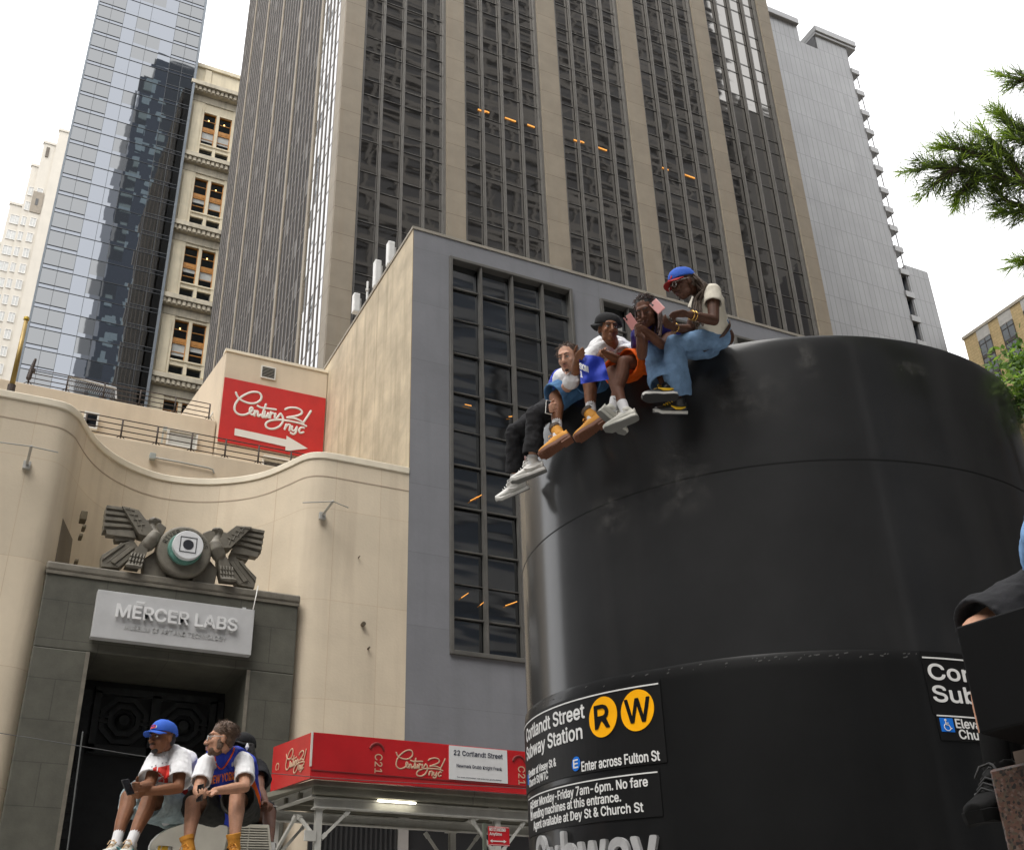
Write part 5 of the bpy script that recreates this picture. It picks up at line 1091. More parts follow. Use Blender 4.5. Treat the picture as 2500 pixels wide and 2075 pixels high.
def shirt(p, m, sleeve=.55, inf=.02, t0=-.12, name='shirt', disp=.018, loose=.0, sides=(0, 1), t1=.96):
    g = MB(); g.loft(rings_torso(p.pel, p.N, p.lat, p.latS, inf, t0=t0, t1=t1, sc=p.sc, bow=p.bow, belly=p.belly + loose))
    for s_ in p.arms:
        S_, e = p.arms[s_]['sh'], p.arms[s_]['el']
        g.tube([p.N.lerp(S_, .3), S_], [.058 * p.sc + inf * .5, .062 * p.sc + inf * .6], 12)
        if sleeve > 0: hollow(g, [S_.lerp(p.N, .15), S_, S_.lerp(e, sleeve * .5), S_.lerp(e, sleeve)], [.06 * p.sc + inf * .5, .063 * p.sc + inf * .6, .062 * p.sc + inf * .9, .062 * p.sc + inf * 1.3], 14)
    return organic(name, g, m, p.root, vox=.0065, sm=3, disp=disp, dsize=.07)
def trousers(p, m, frac, rk=.085, rh=.08, inf=.014, name='trousers', disp=.02, t1=.12, extra=None):
    """frac: 0..1 along the thigh, 1..2 down the shin"""
    g = MB(); g.loft(rings_torso(p.pel, p.N, p.lat, p.latS, inf, t0=-.16, t1=t1 + .2, sc=p.sc, bow=p.bow, belly=p.belly * .5)[:4 if t1 > 0 else 3])
    for s_ in p.legs:
        h, k, a = p.legs[s_]['hip'], p.legs[s_]['knee'], p.legs[s_]['ankle']
        if frac <= 1.1: hollow(g, [h.lerp(p.pel, .3), h, h.lerp(k, frac * .5), h.lerp(k, frac)], [.09 * p.sc + inf, .092 * p.sc + inf, .5 * (.092 + rh) * p.sc + inf, rh * p.sc + inf], 16, deep=.09)
        else:
            q = frac - 1; d1 = (k - h).normalized(); d2 = (a - k).normalized(); kk_ = k + (d1 - d2).normalized() * .012
            g.tube([h.lerp(p.pel, .3), h, h.lerp(k, .5), k.lerp(h, .08)], [.09 * p.sc + inf, .09 * p.sc + inf, .08 * p.sc + inf, .066 * p.sc + inf], 16)
            kr = .064 * p.sc + inf; g.ell(k + (d1 - d2).normalized() * .006, V((kr, 0, 0)), V((0, kr, 0)), V((0, 0, kr)))
            hollow(g, [kk_, k.lerp(a, q * .3), k.lerp(a, q * .65), k.lerp(a, q)], [.064 * p.sc + inf, rk * p.sc * .95, .5 * (rk + rh) * p.sc, rh * p.sc], 16, deep=.1)
    return organic(name, g, m, p.root, vox=.0065, sm=3, disp=disp, dsize=.08)
def sock(p, s_, m, hgt=.1, mark=None):
    k, a = p.legs[s_]['knee'], p.legs[s_]['ankle']; d = (k - a).normalized(); g = MB(); hollow(g, [a - d * .03, a + d * hgt * .5, a + d * hgt], [.041, .0405, .042], 14, th=.005, deep=.03)
    o = build('sock', g, m, p.root, smooth='auto')
    if mark:
        tc = (CAM - a).normalized(); tc = (tc - d * tc.dot(d)).normalized(); sd_ = tc.cross(d)
        c = a + d * hgt * .72 + tc * .0405; g = MB(); g.tube([c - sd_ * .02 + d * .005, c - sd_ * .012 - d * .003, c + sd_ * .018 + d * .007], [.0015, .0035, .0012], 5); build('tick_mark', g, mark, o)
    return o
def glasses(p, m, lens=None):
    H_ = p.H; g = MB()
    for s_ in (-1, 1):
        g.tube([H_(.104, .002 + .02 * math.sin(2 * math.pi * j / 14), s_ * .033 + .024 * math.cos(2 * math.pi * j / 14)) for j in range(15)], .0024, 5, round_=False)
        g.tube([H_(.102, .008, s_ * .057), H_(.05, .010, s_ * .074), H_(-.005, .006, s_ * .082)], .0022, 5)
    g.tube([H_(.106, .006, -.01), H_(.109, .009, 0), H_(.106, .006, .01)], .0022, 5)
    return build('glasses', g, m, p.root, smooth=True)
def phone(label, c, nrm, upv, m_back, m_edge, w_=.068, h=.125):
    nrm = nrm.normalized(); upv = (upv - nrm * upv.dot(nrm)).normalized(); sd_ = upv.cross(nrm); t = thing('phone', c - upv * h / 2, label, 'phone', 'phones held by the people')
    b = build('case', MB().obox(c - sd_ * w_ / 2 - upv * h / 2 - nrm * .0045, sd_ * w_, upv * h, nrm * .009), m_back, t, bevel=.004)
    build('screen', MB().obox(c - sd_ * (w_ / 2 - .004) - upv * (h / 2 - .005) + nrm * .0046, sd_ * (w_ - .008), upv * (h - .01), nrm * .0008), MT['screen'], t)
    g = MB()
    for q in ((.018, .055), (.018, .035)): g.cyl(c + sd_ * q[0] + upv * q[1] - nrm * .0045, .008, .003, 12, -nrm)
    build('camera_lens', g, m_edge, t); return t
MT['eyewhite'] = M('eye_white', (.62, .58, .54), .3, var=.02); MT['pupil'] = M('pupil', (.012, .008, .006), .2); MT['screen'] = M('phone_screen', (.01, .01, .012), .1)
black_hair = M('black_hair', (.012, .010, .009), .55, var=.4, scale=60, bump=.5, bscale=140); brown_hair = M('brown_hair', (.09, .048, .026), .55, var=.4, scale=60, bump=.6, bscale=150); dbrown_hair = M('dark_brown_hair', (.055, .032, .02), .55, var=.4, scale=60, bump=.6, bscale=150)
braid_hair = M('braid_hair', (.085, .058, .042), .6, var=.4, scale=50, bump=.5, bscale=120); red_braid = M('auburn_braids', (.045, .018, .012), .6, var=.5, scale=30, bump=.5, bscale=120)
sk_dark = skin('skin_deep', (.075, .034, .021)); sk_deep2 = skin('skin_deep_warm', (.115, .05, .03)); sk_brown = skin('skin_brown', (.19, .083, .042)); sk_tan = skin('skin_tan', (.32, .165, .10)); sk_med = skin('skin_medium', (.40, .215, .14)); sk_light = skin('skin_light', (.50, .285, .20))
lip_d = M('lips_deep', (.085, .03, .027), .4); lip_l = M('lips_rose', (.33, .12, .095), .4); lip_b = M('lips_brown', (.17, .065, .045), .4)
white_c = cloth('white_cotton', (.70, .70, .71), var=.05); cream_c = cloth('cream_cotton', (.62, .58, .49), var=.05); blue_c = cloth('royal_blue_jersey', (.03, .06, .48), .6); orange_c = cloth('orange_cloth', (.85, .13, .012), .65); denim_c = cloth('washed_denim', (.15, .25, .40), var=.35, sc=7); denim_s = cloth('denim_shorts_blue', (.07, .17, .33), var=.3, sc=9); pale_denim = cloth('pale_denim', (.32, .40, .42), var=.35, sc=8); black_c = cloth('black_cotton', (.014, .014, .016), var=.2); olive_c = cloth('dark_grey_twill', (.042, .042, .038)); sock_c = cloth('white_sock', (.66, .66, .67), var=.04)
blackj = cloth('black_jeans', (.016, .016, .018), var=.3); tick = M('tick_black', (.02, .02, .02), .6)
wheat = M('wheat_nubuck', (.62, .28, .035), .75, var=.15, scale=12); gum = M('gum_sole', (.15, .06, .032), .7, var=.15); boot_collar = M('boot_collar_brown', (.07, .045, .03), .7)
white_l = M('white_leather', (.62, .61, .58), .45, var=.06); offw = M('offwhite_mesh', (.55, .54, .48), .6, var=.08); sole_g = M('sole_grey', (.16, .16, .15), .7, var=.2); sole_w = M('sole_white', (.6, .59, .56), .6); blk_l = M('black_leather', (.018, .018, .018), .4); yel_l = M('yellow_leather', (.78, .48, .015), .5); sole_b = M('sole_black', (.02, .02, .021), .7)
pink = M('pink_case', (.55, .25, .24), .35); gold_m = M('gold_band', (.75, .45, .12), .25, .9); redtrim = cloth('red_print', (.55, .04, .03)); capblue = cloth('blue_cap_cloth', (.035, .115, .52), .75); capred = cloth('red_brim_cloth', (.35, .03, .03), .75); blackcap = cloth('black_cap_cloth', (.012, .012, .013), .8)
def setup(pel, npx, Lt, hpx, faz, fpitch, lat_az, sh, el, wr, hands, knee, ankle, toes, sc=1., Lth=.43, Lsh=.42, La=.28, Lf=.255, nm='', neck_near=True, head_near=True, Lh=.2, kn=(True, True), an=(True, True), en=(True, True), wn=(True, True), shn=None, hipw=.095, shw=.185):
    """joints from where each one shows in the photograph and the lengths of the bones; index 0 = own left, 1 = own right"""
    N = reach(pel, npx, Lt * sc, neck_near, nm + ' neck'); head = reach(N, hpx, Lh * sc, head_near, nm + ' head')
    body_f = facing(lat_az, 0); lat = ZU.cross(body_f).normalized()
    arms, legs = {}, {}
    latS = None; S2 = []
    for i in (0, 1):
        if sh[i] is None: S2.append(None); continue
        S2.append(reach(N, sh[i], shw * sc, (shn or (True, False))[i], nm + ' sh%d' % i))
    if S2[0] is None: S2[0] = N * 2 - S2[1] + V((0, 0, -.03)) - V((0, 0, (N.z - S2[1].z) * 2)) + V((0, 0, .03))
    if S2[1] is None: S2[1] = N * 2 - S2[0] - V((0, 0, (N.z - S2[0].z) * 2))
    latS = (S2[0] - S2[1]).normalized()
    for i in (0, 1):
        e = reach(S2[i], el[i], La * sc, en[i], nm + ' el%d' % i); w_ = reach(e, wr[i], Lf * sc, wn[i], nm + ' wr%d' % i)
        tip, hn, th, curl = hands[i]; t_ = reach(w_, tip, .16, wn[i] if len(hands[i]) < 5 else hands[i][4], '')
        arms[i] = dict(sh=S2[i], el=e, wr=w_, hd=(t_ - w_), hn=hn, th=th, curl=curl)
        h = pel + lat * (hipw if i == 0 else -hipw) * sc + V((0, 0, -.02)); k = reach(h, knee[i], Lth * sc, kn[i], nm + ' kn%d' % i); a = reach(k, ankle[i], Lsh * sc, an[i], nm + ' an%d' % i)
        tp = reach(a, toes[i][0], .2, toes[i][1], ''); legs[i] = dict(hip=h, knee=k, ankle=a, toe=(tp - a))
    return pel, N, head, lat, latS, arms, legs, facing(faz, fpitch)
G1 = 'people sitting on the rim of the black drum'; G2 = 'people on the truck roof'
# --- woman in the blue cap, jeans
q = setup(dep(*Z6(1665, 590), 9.02), Z6(1580, 265), .47, Z6(1450, 210), -72, -22, -55, (Z6(1645, 262), Z6(1565, 285)), (Z6(1655, 455), Z6(1490, 520)), (Z6(1480, 412), Z6(1375, 500)),
          ((Z6(1285, 400), -ZU, TOCAM, 30), (Z6(1290, 455), ZU, TOCAM, 45)), (Z6(1385, 612), Z6(1245, 655)), (Z6(1405, 1005), Z6(1322, 915)), ((Z6(1245, 1040), True), (Z6(1160, 950), True)), nm='W4', shn=(True, False), wn=(True, True), Lsh=.42)
p = person('woman in blue cap, cream tee and loose jeans tapping a pink phone', *q[:7], q[7], sk_dark, group=G1, bow=.02)
face(p, black_hair, lip_d, closed=True); A_ = cap(p, capblue, capred, logo=(redtrim,)); glasses(p, M('wire_glasses', (.6, .6, .58), .25, .8))
shirt(p, cream_c, .42, .008, t0=.06, disp=.012); trousers(p, denim_c, 1.9, rk=.098, rh=.115, name='jeans', disp=.024, inf=.002)
build('belt', MB().loft([[c + (c - (p.pel + (p.N - p.pel) * t)).normalized() * .006 for c in rings_torso(p.pel, p.N, p.lat, p.latS, .010, t0=.05, t1=.1)[0]] for t in (.06,)] * 1 + [[c + (p.N - p.pel) * .07 for c in rings_torso(p.pel, p.N, p.lat, p.latS, .014, t0=.05, t1=.1)[0]]]), M('belt_brown', (.05, .022, .015), .5), p.root, smooth='auto')
g = MB()
for i in range(26):
    a = i / 25; y = .085 * math.cos(a * 5.3 + 1.2); x = -.055 - .035 * abs(math.sin(a * 7)); s0 = p.H(x, .03 - .02 * (i % 3), y * .9)
    m1 = p.H(-.075 - .02 * (i % 4) * .5, -.11, y * .9 + .03); e1_ = p.N + p.latS * (.075 + .03 * math.sin(i * 2.1)) + p.f * (.09 + .025 * math.sin(i * 1.3)) - ZU * (.05 + .012 * (i % 5)); e2_ = e1_ - ZU * (.16 + .05 * math.sin(i * 3.3)) + p.f * (.02 + .02 * math.sin(i))
    g.tube([V(t) for t in spline([tuple(s0), tuple(m1), tuple(e1_), tuple(e2_)], 4)], [.009] * 13 if False else .0095, 6)
build('braided_hair', g, braid_hair, p.root, smooth=True); organic('hair', haircap(p, braid_hair, .008), braid_hair, p.root, vox=.008)
for i in (0, 1): shoe(p.root, 'shoe', p.legs[i]['ankle'], p.legs[i]['toe'], (p.legs[i]['knee'] - p.legs[i]['ankle']), 'high', (blk_l, sole_b, yel_l, yel_l, sole_w), .98)
for i, a in ((0, .0), (0, .03), (1, .0)):
    e_, w_ = p.arms[i]['el'], p.arms[i]['wr']; d = (w_ - e_).normalized(); u_ = d.orthogonal().normalized(); v_ = d.cross(u_); c = w_ - d * (.03 + a)
    build('bracelet', MB().tube([c + (u_ * math.cos(j * .524) + v_ * math.sin(j * .524)) * .034 for j in range(13)], .0035, 6, round_=False), gold_m, p.root, smooth=True)
phone('pink phone held up by the woman in the blue cap', reach(p.arms[0]['wr'], Z6(1268, 358), .16, True), RGT * .5 - TOCAM * .8, ZU * .75 - RGT * .5, pink, blk_l)
# --- woman with auburn braids, orange shorts
q = setup(dep(*Z6(1215, 735), 9.42), Z6(1255, 480), .5, Z6(1193, 395), -30, -38, -30, (Z6(1370, 540), Z6(1165, 530)), (Z6(1300, 620), Z6(1165, 690)), (Z6(1170, 510), Z6(1150, 560)),
          ((Z6(1085, 465), TOCAM, ZU, 40), (Z6(1090, 490), RGT, ZU, 40)), (Z6(1040, 740), Z6(955, 810)), (Z6(965, 1060), Z6(1050, 1075)), ((Z6(1090, 1215), True), (Z6(835, 1215), True)), nm='B3', shn=(False, True))
p = person('woman with auburn braids and orange shorts reading a pink phone', *q[:7], q[7], sk_deep2, group=G1, bow=.04)
face(p, black_hair, lip_d, closed=True); shirt(p, cloth('purple_jersey', (.035, .03, .22), .6), .0, .016); trousers(p, orange_c, .9, rh=.098, name='shorts', disp=.02)
organic('hair', haircap(p, black_hair, .004, .0, thick=-.002), black_hair, p.root, vox=.008, disp=.01, dsize=.015); strands(p, red_braid, 300, .03, rad=.003)
g = MB()
for i in range(46):
    a = -math.pi * .66 + 1.32 * math.pi * i / 45; s_ = math.sin(a); c_ = math.cos(a)
    s0 = p.H(-.03 - .06 * c_ * .9 + .02, .09 - .03 * abs(s_), .07 * s_); m1 = p.H(-.03 - .08 * c_, .0, .095 * s_); ln = .16 + .12 * random.random(); e_ = m1 - ZU * ln * .5 + (m1 - p.head).normalized() * .015; e2_ = m1 - ZU * ln + p.f * .03 * random.random() + p.latS * random.uniform(-.02, .02)
    g.tube([V(t) for t in spline([tuple(s0), tuple(m1), tuple(e_), tuple(e2_)], 4)], .0075, 6)
build('braided_hair', g, red_braid, p.root, smooth=True)
for i in (0, 1): sock(p, i, sock_c, .10, tick if i == 0 else None); shoe(p.root, 'shoe', p.legs[i]['ankle'], p.legs[i]['toe'], p.legs[i]['knee'] - p.legs[i]['ankle'], 'sneaker', (offw, sole_g, None, offw, offw), 1.0)
phone('pink phone held by the woman with auburn braids', reach(p.arms[0]['wr'], Z6(1090, 462), .15, True), RGT * .45 - TOCAM * .85 + ZU * .3, ZU * .8 - RGT * .35, pink, blk_l)
# --- young man in the black cap, with the blue jersey
q = setup(dep(*Z6(905, 815), 9.78), Z6(960, 620), .48, Z6(935, 515), 14, -20, -10, (Z6(1090, 660), Z6(830, 690)), (Z6(1010, 725), Z6(712, 800)), (Z6(905, 672), Z6(722, 715)),
          ((Z6(832, 690), -ZU, TOCAM, 50), (Z6(762, 668), RGT, TOCAM, 60)), (Z6(800, 860), Z6(575, 975)), (Z6(822, 1120), Z6(590, 1235)), ((Z6(690, 1225), True), (Z6(455, 1340), True)), nm='C2', shn=(False, True), wn=(True, True), en=(True, True), kn=(True, True))
p = person('young man in black cap and white tee holding up a blue jersey', *q[:7], q[7], sk_brown, group=G1, bow=.05)
face(p, black_hair, lip_b); cap(p, blackcap, turn=-112, bs=.6); organic('hair', haircap(p, black_hair, .0, -.01), black_hair, p.root, vox=.008)
t_ = shirt(p, white_c, .6, .022, disp=.016); trousers(p, denim_s, 1.05, rh=.115, name='denim_shorts', disp=.022)
build('chest_print', MB().ell(reach(p.N, Z6(1000, 690), .14, True), RGT * .05, ZU * .02, TOCAM * .02), redtrim, p.root, smooth=True)
for i in (0, 1): sock(p, i, sock_c, .17, tick); shoe(p.root, 'boot', p.legs[i]['ankle'], p.legs[i]['toe'], p.legs[i]['knee'] - p.legs[i]['ankle'], 'boot', (wheat, gum, boot_collar, wheat), 1.08)
jl = thing('blue_jersey', reach(p.arms[0]['wr'], Z6(830, 830), .2, True), 'royal blue jersey with white lettering held up between two hands', 'jersey'); cj = min((p.arms[i]['wr'] - CAM).dot(FW) for i in (0, 1)) - .06; print('CJ', cj)
jp = [(738, 700), (765, 678), (832, 690), (870, 700), (925, 715), (935, 760), (930, 850), (840, 850), (760, 870), (745, 860), (735, 790)]
n_, rows = 14, 10; g = MB(); grid = []
for j in range(rows):
    t = j / (rows - 1); row = []
    for i in range(n_):
        s_ = i / (n_ - 1); xl = 735 + 12 * t; xr = 900 + 40 * t; yt = 690 - 10 * math.sin(s_ * 3) + 18 * s_; yb = 885 - 30 * s_
        x = xl + (xr - xl) * s_; y = yt + (yb - yt) * t; d = cj + .02 * math.sin(s_ * 9 + t * 4) + .012 * math.sin(t * 11 + s_ * 5) - .10 * t + .06 * s_
        row.append(dep(*Z6(x, y), d))
    grid.append(row)
vs = [q_ for r in grid for q_ in r]; vs2 = [q_ + (q_ - CAM).normalized() * .006 for q_ in vs]; o_ = len(vs)
fs = [(j * n_ + i, j * n_ + i + 1, (j + 1) * n_ + i + 1, (j + 1) * n_ + i) for j in range(rows - 1) for i in range(n_ - 1)]
g.add(vs + vs2, fs + [tuple(a + o_ for a in f[::-1]) for f in fs]); build('fabric', g, blue_c, jl, smooth=True)
g = MB()
def jf(x, z, o):
    X, Y = 742 + x * 60 - z * 4, 782 + x * 26 - z * 40; s_, t = max(0, min(.999, (X - 738) / 185)), max(0, min(.999, (Y - 690) / 190)); i, j = int(s_ * (n_ - 1)), int(t * (rows - 1)); fx, fy = s_ * (n_ - 1) - i, t * (rows - 1) - j
    a = grid[j][i].lerp(grid[j][i + 1], fx).lerp(grid[j + 1][i].lerp(grid[j + 1][i + 1], fx), fy); d = dep(*Z6(X, Y), (a - CAM).dot(FW) - .02 - o); return d
text(g, 'SON', jf, 0.0, 0, 1., .95, .05, .004); text(g, '1', jf, .02, -1.35, 1.0, .14, .05, .004); build('lettering', g, white_c, jl)
# --- man with moustache at the left
q = setup(dep(*Z6(640, 985), 10.02), Z6(705, 830), .46, Z6(658, 715), -26, -24, -38, (Z6(748, 862), Z6(680, 872)), (Z6(735, 960), Z6(590, 985)), (Z6(700, 1030), Z6(545, 1075)),
          ((Z6(600, 1020), -ZU, TOCAM, 40), (Z6(530, 1030), RGT, ZU, 45)), (Z6(440, 1095), Z6(300, 1215)), (Z6(415, 1420), Z6(300, 1545)), ((Z6(255, 1520), True), (Z6(150, 1650), True)), nm='M1', shn=(False, True), kn=(True, True), en=(False, False), wn=(False, True))
p = person('man with moustache and long tied hair in a white and blue jersey and black jeans', *q[:7], q[7], sk_light, group=G1, bow=.04)
face(p, dbrown_hair, lip_l); organic('hair', haircap(p, brown_hair, .012, .0), brown_hair, p.root, vox=.008)
strands(p, brown_hair, 420, .03); g = MB(); g.tube([p.H(.1, -.052, -.022), p.H(.107, -.05, 0), p.H(.1, -.052, .022)], [.002, .0042, .002], 6); build('moustache', g, dbrown_hair, p.root, smooth=True); g = MB(); g.ell(p.H(.083, -.104, 0), p.f * .013, p.l * .018, p.u * .014); build('beard', g, dbrown_hair, p.root, smooth=True)
shirt(p, white_c, .0, .014, name='jersey'); shirt(p, blue_c, .0, .027, name='jersey_panel', t1=.62) if False else None; gq = MB().loft(rings_torso(p.pel, p.N, p.lat, p.latS, .028, t0=-.1, t1=.62, sc=p.sc, bow=p.bow)); organic('jersey_panel', gq, blue_c, p.root, vox=.0065, disp=.016, dsize=.07); trousers(p, blackj, 1.84, rk=.082, rh=.088, name='black_jeans', disp=.024)
g = MB(); c = reach(p.pel, Z6(690, 905), .2, True); g.tube([reach(p.pel, Z6(640, 915), .22, True), reach(p.pel, Z6(700, 885), .24, True), reach(p.pel, Z6(745, 875), .24, True)], [.05, .065, .05], 12); organic('jersey_side', g, blue_c, p.root, disp=.02, dsize=.06)
for i in (0, 1): sock(p, i, sock_c, .06); shoe(p.root, 'shoe', p.legs[i]['ankle'], p.legs[i]['toe'], p.legs[i]['knee'] - p.legs[i]['ankle'], 'high', (white_l, sole_g, white_l, white_l, white_l), 1.12)
phone('white edged phone in the hand of the man with the moustache', dep(*Z6(531, 1045), (p.arms[1]['wr'] - CAM).dot(FW) - .05), TOCAM + RGT * .3, ZU * .9 + RGT * .1, white_l, blk_l, .06, .13)
# --- man in blue cap and white tee on the truck
q = setup(dep(*Z7(890, 1040), 9.42), Z7(755, 430), .54, Z7(700, 305), -32, -4, -48, (Z7(880, 520), Z7(640, 540)), (Z7(865, 810), Z7(560, 790)), (Z7(520, 850), Z7(450, 800)),
          ((Z7(370, 930), ZU, TOCAM, 40), (Z7(350, 800), RGT, ZU, 55)), (Z7(560, 930), Z7(350, 905)), (Z7(372, 1385), Z7(222, 1385)), ((Z7(270, 1430), True), (Z7(90, 1425), True)), nm='V1', shn=(True, True), sc=1.08, Lth=.44, Lsh=.41)
p = person('man in blue cap, printed white tee and ripped pale denim shorts holding a phone', *q[:7], q[7], sk_brown, group=G2, sc=1.12, bow=.06, belly=.03, hs=1.04)
face(p, black_hair, lip_b); cap(p, capblue, logo=(M('badge_cloth', (.66, .66, .66), .8), redtrim)); organic('hair', haircap(p, black_hair, .0, -.012, thick=-.006), black_hair, p.root, vox=.008)
g = MB(); g.ell(p.H(.068, -.098, 0), p.f * .025, p.l * .032, p.u * .022); g.tube([p.H(.1, -.053, -.02), p.H(.106, -.051, 0), p.H(.1, -.053, .02)], .0035, 6); build('goatee', g, black_hair, p.root, smooth=True)
tee = shirt(p, white_c, .78, .028, t0=-.06, disp=.02); trousers(p, pale_denim, .97, rh=.118, name='denim_shorts', disp=.03)
PRINTS = []
PRINTS.append((tee, [((655, 600), (775, 575), (770, 700), (640, 690)), ((690, 700), (760, 690), (750, 760), (650, 740)), ((600, 610), (640, 590), (640, 650), (605, 640)), ((890, 840), (960, 820), (965, 880), (900, 900))], Z7, redtrim, 'chest_print'))
PRINTS.append((tee, [((640, 720), (720, 705), (700, 730), (640, 735)), ((585, 590), (600, 585), (598, 602), (585, 604)), ((622, 578), (638, 573), (634, 590), (622, 592)), ((690, 552), (706, 548), (702, 566), (690, 568)), ((728, 545), (745, 540), (742, 558), (730, 560)), ((770, 580), (782, 560), (790, 640), (778, 650)), ((620, 670), (640, 690), (660, 760), (630, 770))], Z7, M('grey_print', (.25, .25, .27), .8), 'chest_print'))
g = MB(); g.tube([p.H(-.0, -.115, .045), reach(p.N, Z7(700, 520), .15, True), reach(p.N, Z7(672, 560), .17, True)], .0025, 5); g.tube([p.H(.03, -.118, -.05), reach(p.N, Z7(665, 520), .15, True), reach(p.N, Z7(672, 560), .17, True)], .0025, 5); build('neck_chain', g, M('steel_chain', (.4, .4, .38), .3, .8), p.root)
mcol = M('multi_shoe', (.55, .56, .52), .5, var=.3, scale=25)
for i in (0, 1): sock(p, i, sock_c, .15); shoe(p.root, 'shoe', p.legs[i]['ankle'] , p.legs[i]['toe'], p.legs[i]['knee'] - p.legs[i]['ankle'], 'sneaker', (mcol, sole_w, M('shoe_teal', (.12, .4, .42), .5), M('lace_tan', (.6, .42, .25), .6)), 1.0)
phone('black phone tilted in the hands of the man in the printed white tee', reach(p.arms[1]['wr'], Z7(345, 800), .13, True), TOCAM * .5 + RGT * .6 + ZU * .3, ZU * .7 - RGT * .45, blk_l, blk_l)
# --- man in the blue and orange jersey on the truck
q = setup(dep(*Z7(1470, 1060), 9.36), Z7(1360, 440), .53, Z7(1305, 318), -72, 0, -28, (Z7(1540, 545), Z7(1150, 560)), (Z7(1545, 800), Z7(1065, 830)), (Z7(1235, 840), Z7(1085, 880)),
          ((Z7(1110, 930), ZU, RGT, 40), (Z7(1110, 930), TOCAM, RGT, 55)), (Z7(1465, 900), Z7(1010, 960)), (Z7(1435, 1415), Z7(965, 1430)), ((Z7(1380, 1470), True), (Z7(845, 1455), True)), nm='V2', shn=(True, True), sc=1.05)
p = person('bearded man in glasses with a blue and orange jersey over a white tee', *q[:7], q[7], sk_med, group=G2, sc=1.1, bow=.05, belly=.015, hs=1.04)
face(p, dbrown_hair, lip_l); organic('hair', haircap(p, brown_hair, .004, .006, thick=.004), brown_hair, p.root, vox=.008)
strands(p, brown_hair, 620, .026, quiff=1.2); g = MB(); g.ell(p.H(.035, -.080, 0), p.f * .056, p.l * .056, p.u * .042, 16, 10); g.ell(p.H(.074, -.102, 0), p.f * .022, p.l * .026, p.u * .02); 
for s_ in (-1, 1): g.ell(p.H(.01, -.045, s_ * .062), p.f * .03, p.l * .01, p.u * .05)
organic('beard', g, brown_hair, p.root, vox=.006, disp=.006, dsize=.012)
g = MB(); g.tube([p.H(.098, -.052, -.024), p.H(.107, -.05, 0), p.H(.098, -.052, .024)], .005, 6); build('moustache', g, brown_hair, p.root, smooth=True)
glasses(p, M('clear_glasses', (.45, .46, .44), .2, .4)); p.belly_ = p.belly; shirt(p, white_c, .72, .010, t0=.1, disp=.012)
S0, S1 = p.arms[0]['sh'], p.arms[1]['sh']
g = MB(); g.loft(rings_torso(p.pel, p.N, p.lat, p.latS, .036, t0=-.08, t1=.93, sc=p.sc, bow=p.bow, belly=p.belly))
fr_ = p.latS.cross(p.N - p.pel).normalized()
for S_ in (S0, S1):
    g.tube([p.N.lerp(S_, .3) - ZU * .01, p.N.lerp(S_, .72) - ZU * .005], [.092, .095], 14, round_=False)
jer = organic('jersey', g, blue_c, p.root, vox=.0065, sm=3, disp=.014, dsize=.07)
ny = thing('tmp', (0, 0, 0), 'x y z w', 'x'); bpy.data.objects.remove(ny)
PRINTS.append((jer, [((1590, 700), (1630, 690), (1700, 900), (1710, 1030), (1690, 1040), (1640, 960), (1560, 860))], Z7, orange_c, 'side_panel'))
PRINTS.append((jer, [((1300, 880), (1332, 878), (1334, 910), (1302, 912))], Z7, redtrim, 'number_print'))
PRINTS.append((jer, [((1180, 595), (1205, 570), (1216, 592)), ((1408, 560), (1416, 540), (1421, 560), (1418, 588), (1408, 590))], Z7, white_c, 'chest_mark'))
TEXTS = [(jer, 'NEW YORK', (1185, 770), (1440, 715), 80, Z7, cloth('orange_lettering', (1, .27, .07), .7), 'lettering')]
LINES = [(jer, [(1120, 540), (1150, 640), (1185, 700)], .006, Z7, orange_c, 'trim'), (jer, [(1575, 465), (1500, 510), (1450, 600), (1445, 680)], .006, Z7, orange_c, 'trim'), (jer, [(1240, 480), (1255, 560), (1300, 612), (1360, 560), (1420, 460), (1436, 405)], .007, Z7, orange_c, 'trim')]
trousers(p, olive_c, .95, rh=.112, name='shorts', disp=.026)
for i in (0, 1): shoe(p.root, 'boot', p.legs[i]['ankle'], p.legs[i]['toe'], p.legs[i]['knee'] - p.legs[i]['ankle'], 'boot', (wheat, gum, wheat, wheat), 1.05)
phone('dark phone in the hands of the man in the blue and orange jersey', reach(p.arms[1]['wr'], Z7(1085, 860), .08, True), TOCAM * .7 - RGT * .5, ZU, M('phone_brown', (.06, .045, .035), .35), blk_l)
# --- third person, seen from behind
q = setup(dep(*Z7(1640, 1060), 10.15), Z7(1605, 560), .5, Z7(1545, 420), 165, 0, 105, (Z7(1680, 600), Z7(1560, 600)), (Z7(1700, 830), Z7(1600, 860)), (Z7(1760, 965), Z7(1735, 960)),
          ((Z7(1850, 985), -ZU, TOCAM, 35), (Z7(1820, 960), -ZU, TOCAM, 35)), (Z7(1800, 1060), Z7(1810, 1050)), (Z7(1800, 1400), Z7(1780, 1390)), ((Z7(1880, 1440), True), (Z7(1860, 1440), True)), nm='V3', shn=(True, False), kn=(True, False), sc=1.02)
p = person('person seen from behind in black cap and black top, long dark hair, holding a cigarette', *q[:7], q[7], sk_deep2, group=G2, bow=.03)
face(p, black_hair, lip_d); cap(p, blackcap, turn=180 - 10); shirt(p, black_c, .5, .02); trousers(p, black_c, .6, rh=.1, name='shorts')
g = MB()
for i in range(70):
    a = random.uniform(-2.2, 2.2); y = .085 * math.sin(a); x = -.03 - .075 * math.cos(a) * .9; s0 = p.H(x, .03, y); pts = [s0]
    for j in range(7): pts.append(pts[-1] - ZU * .055 + V((random.uniform(-.016, .016), random.uniform(-.016, .016), 0)) + ((s0 - p.head) * V((1, 1, 0))) * .05)
    g.tube(pts, .011, 6)
build('hair', g, black_hair, p.root, smooth=True)
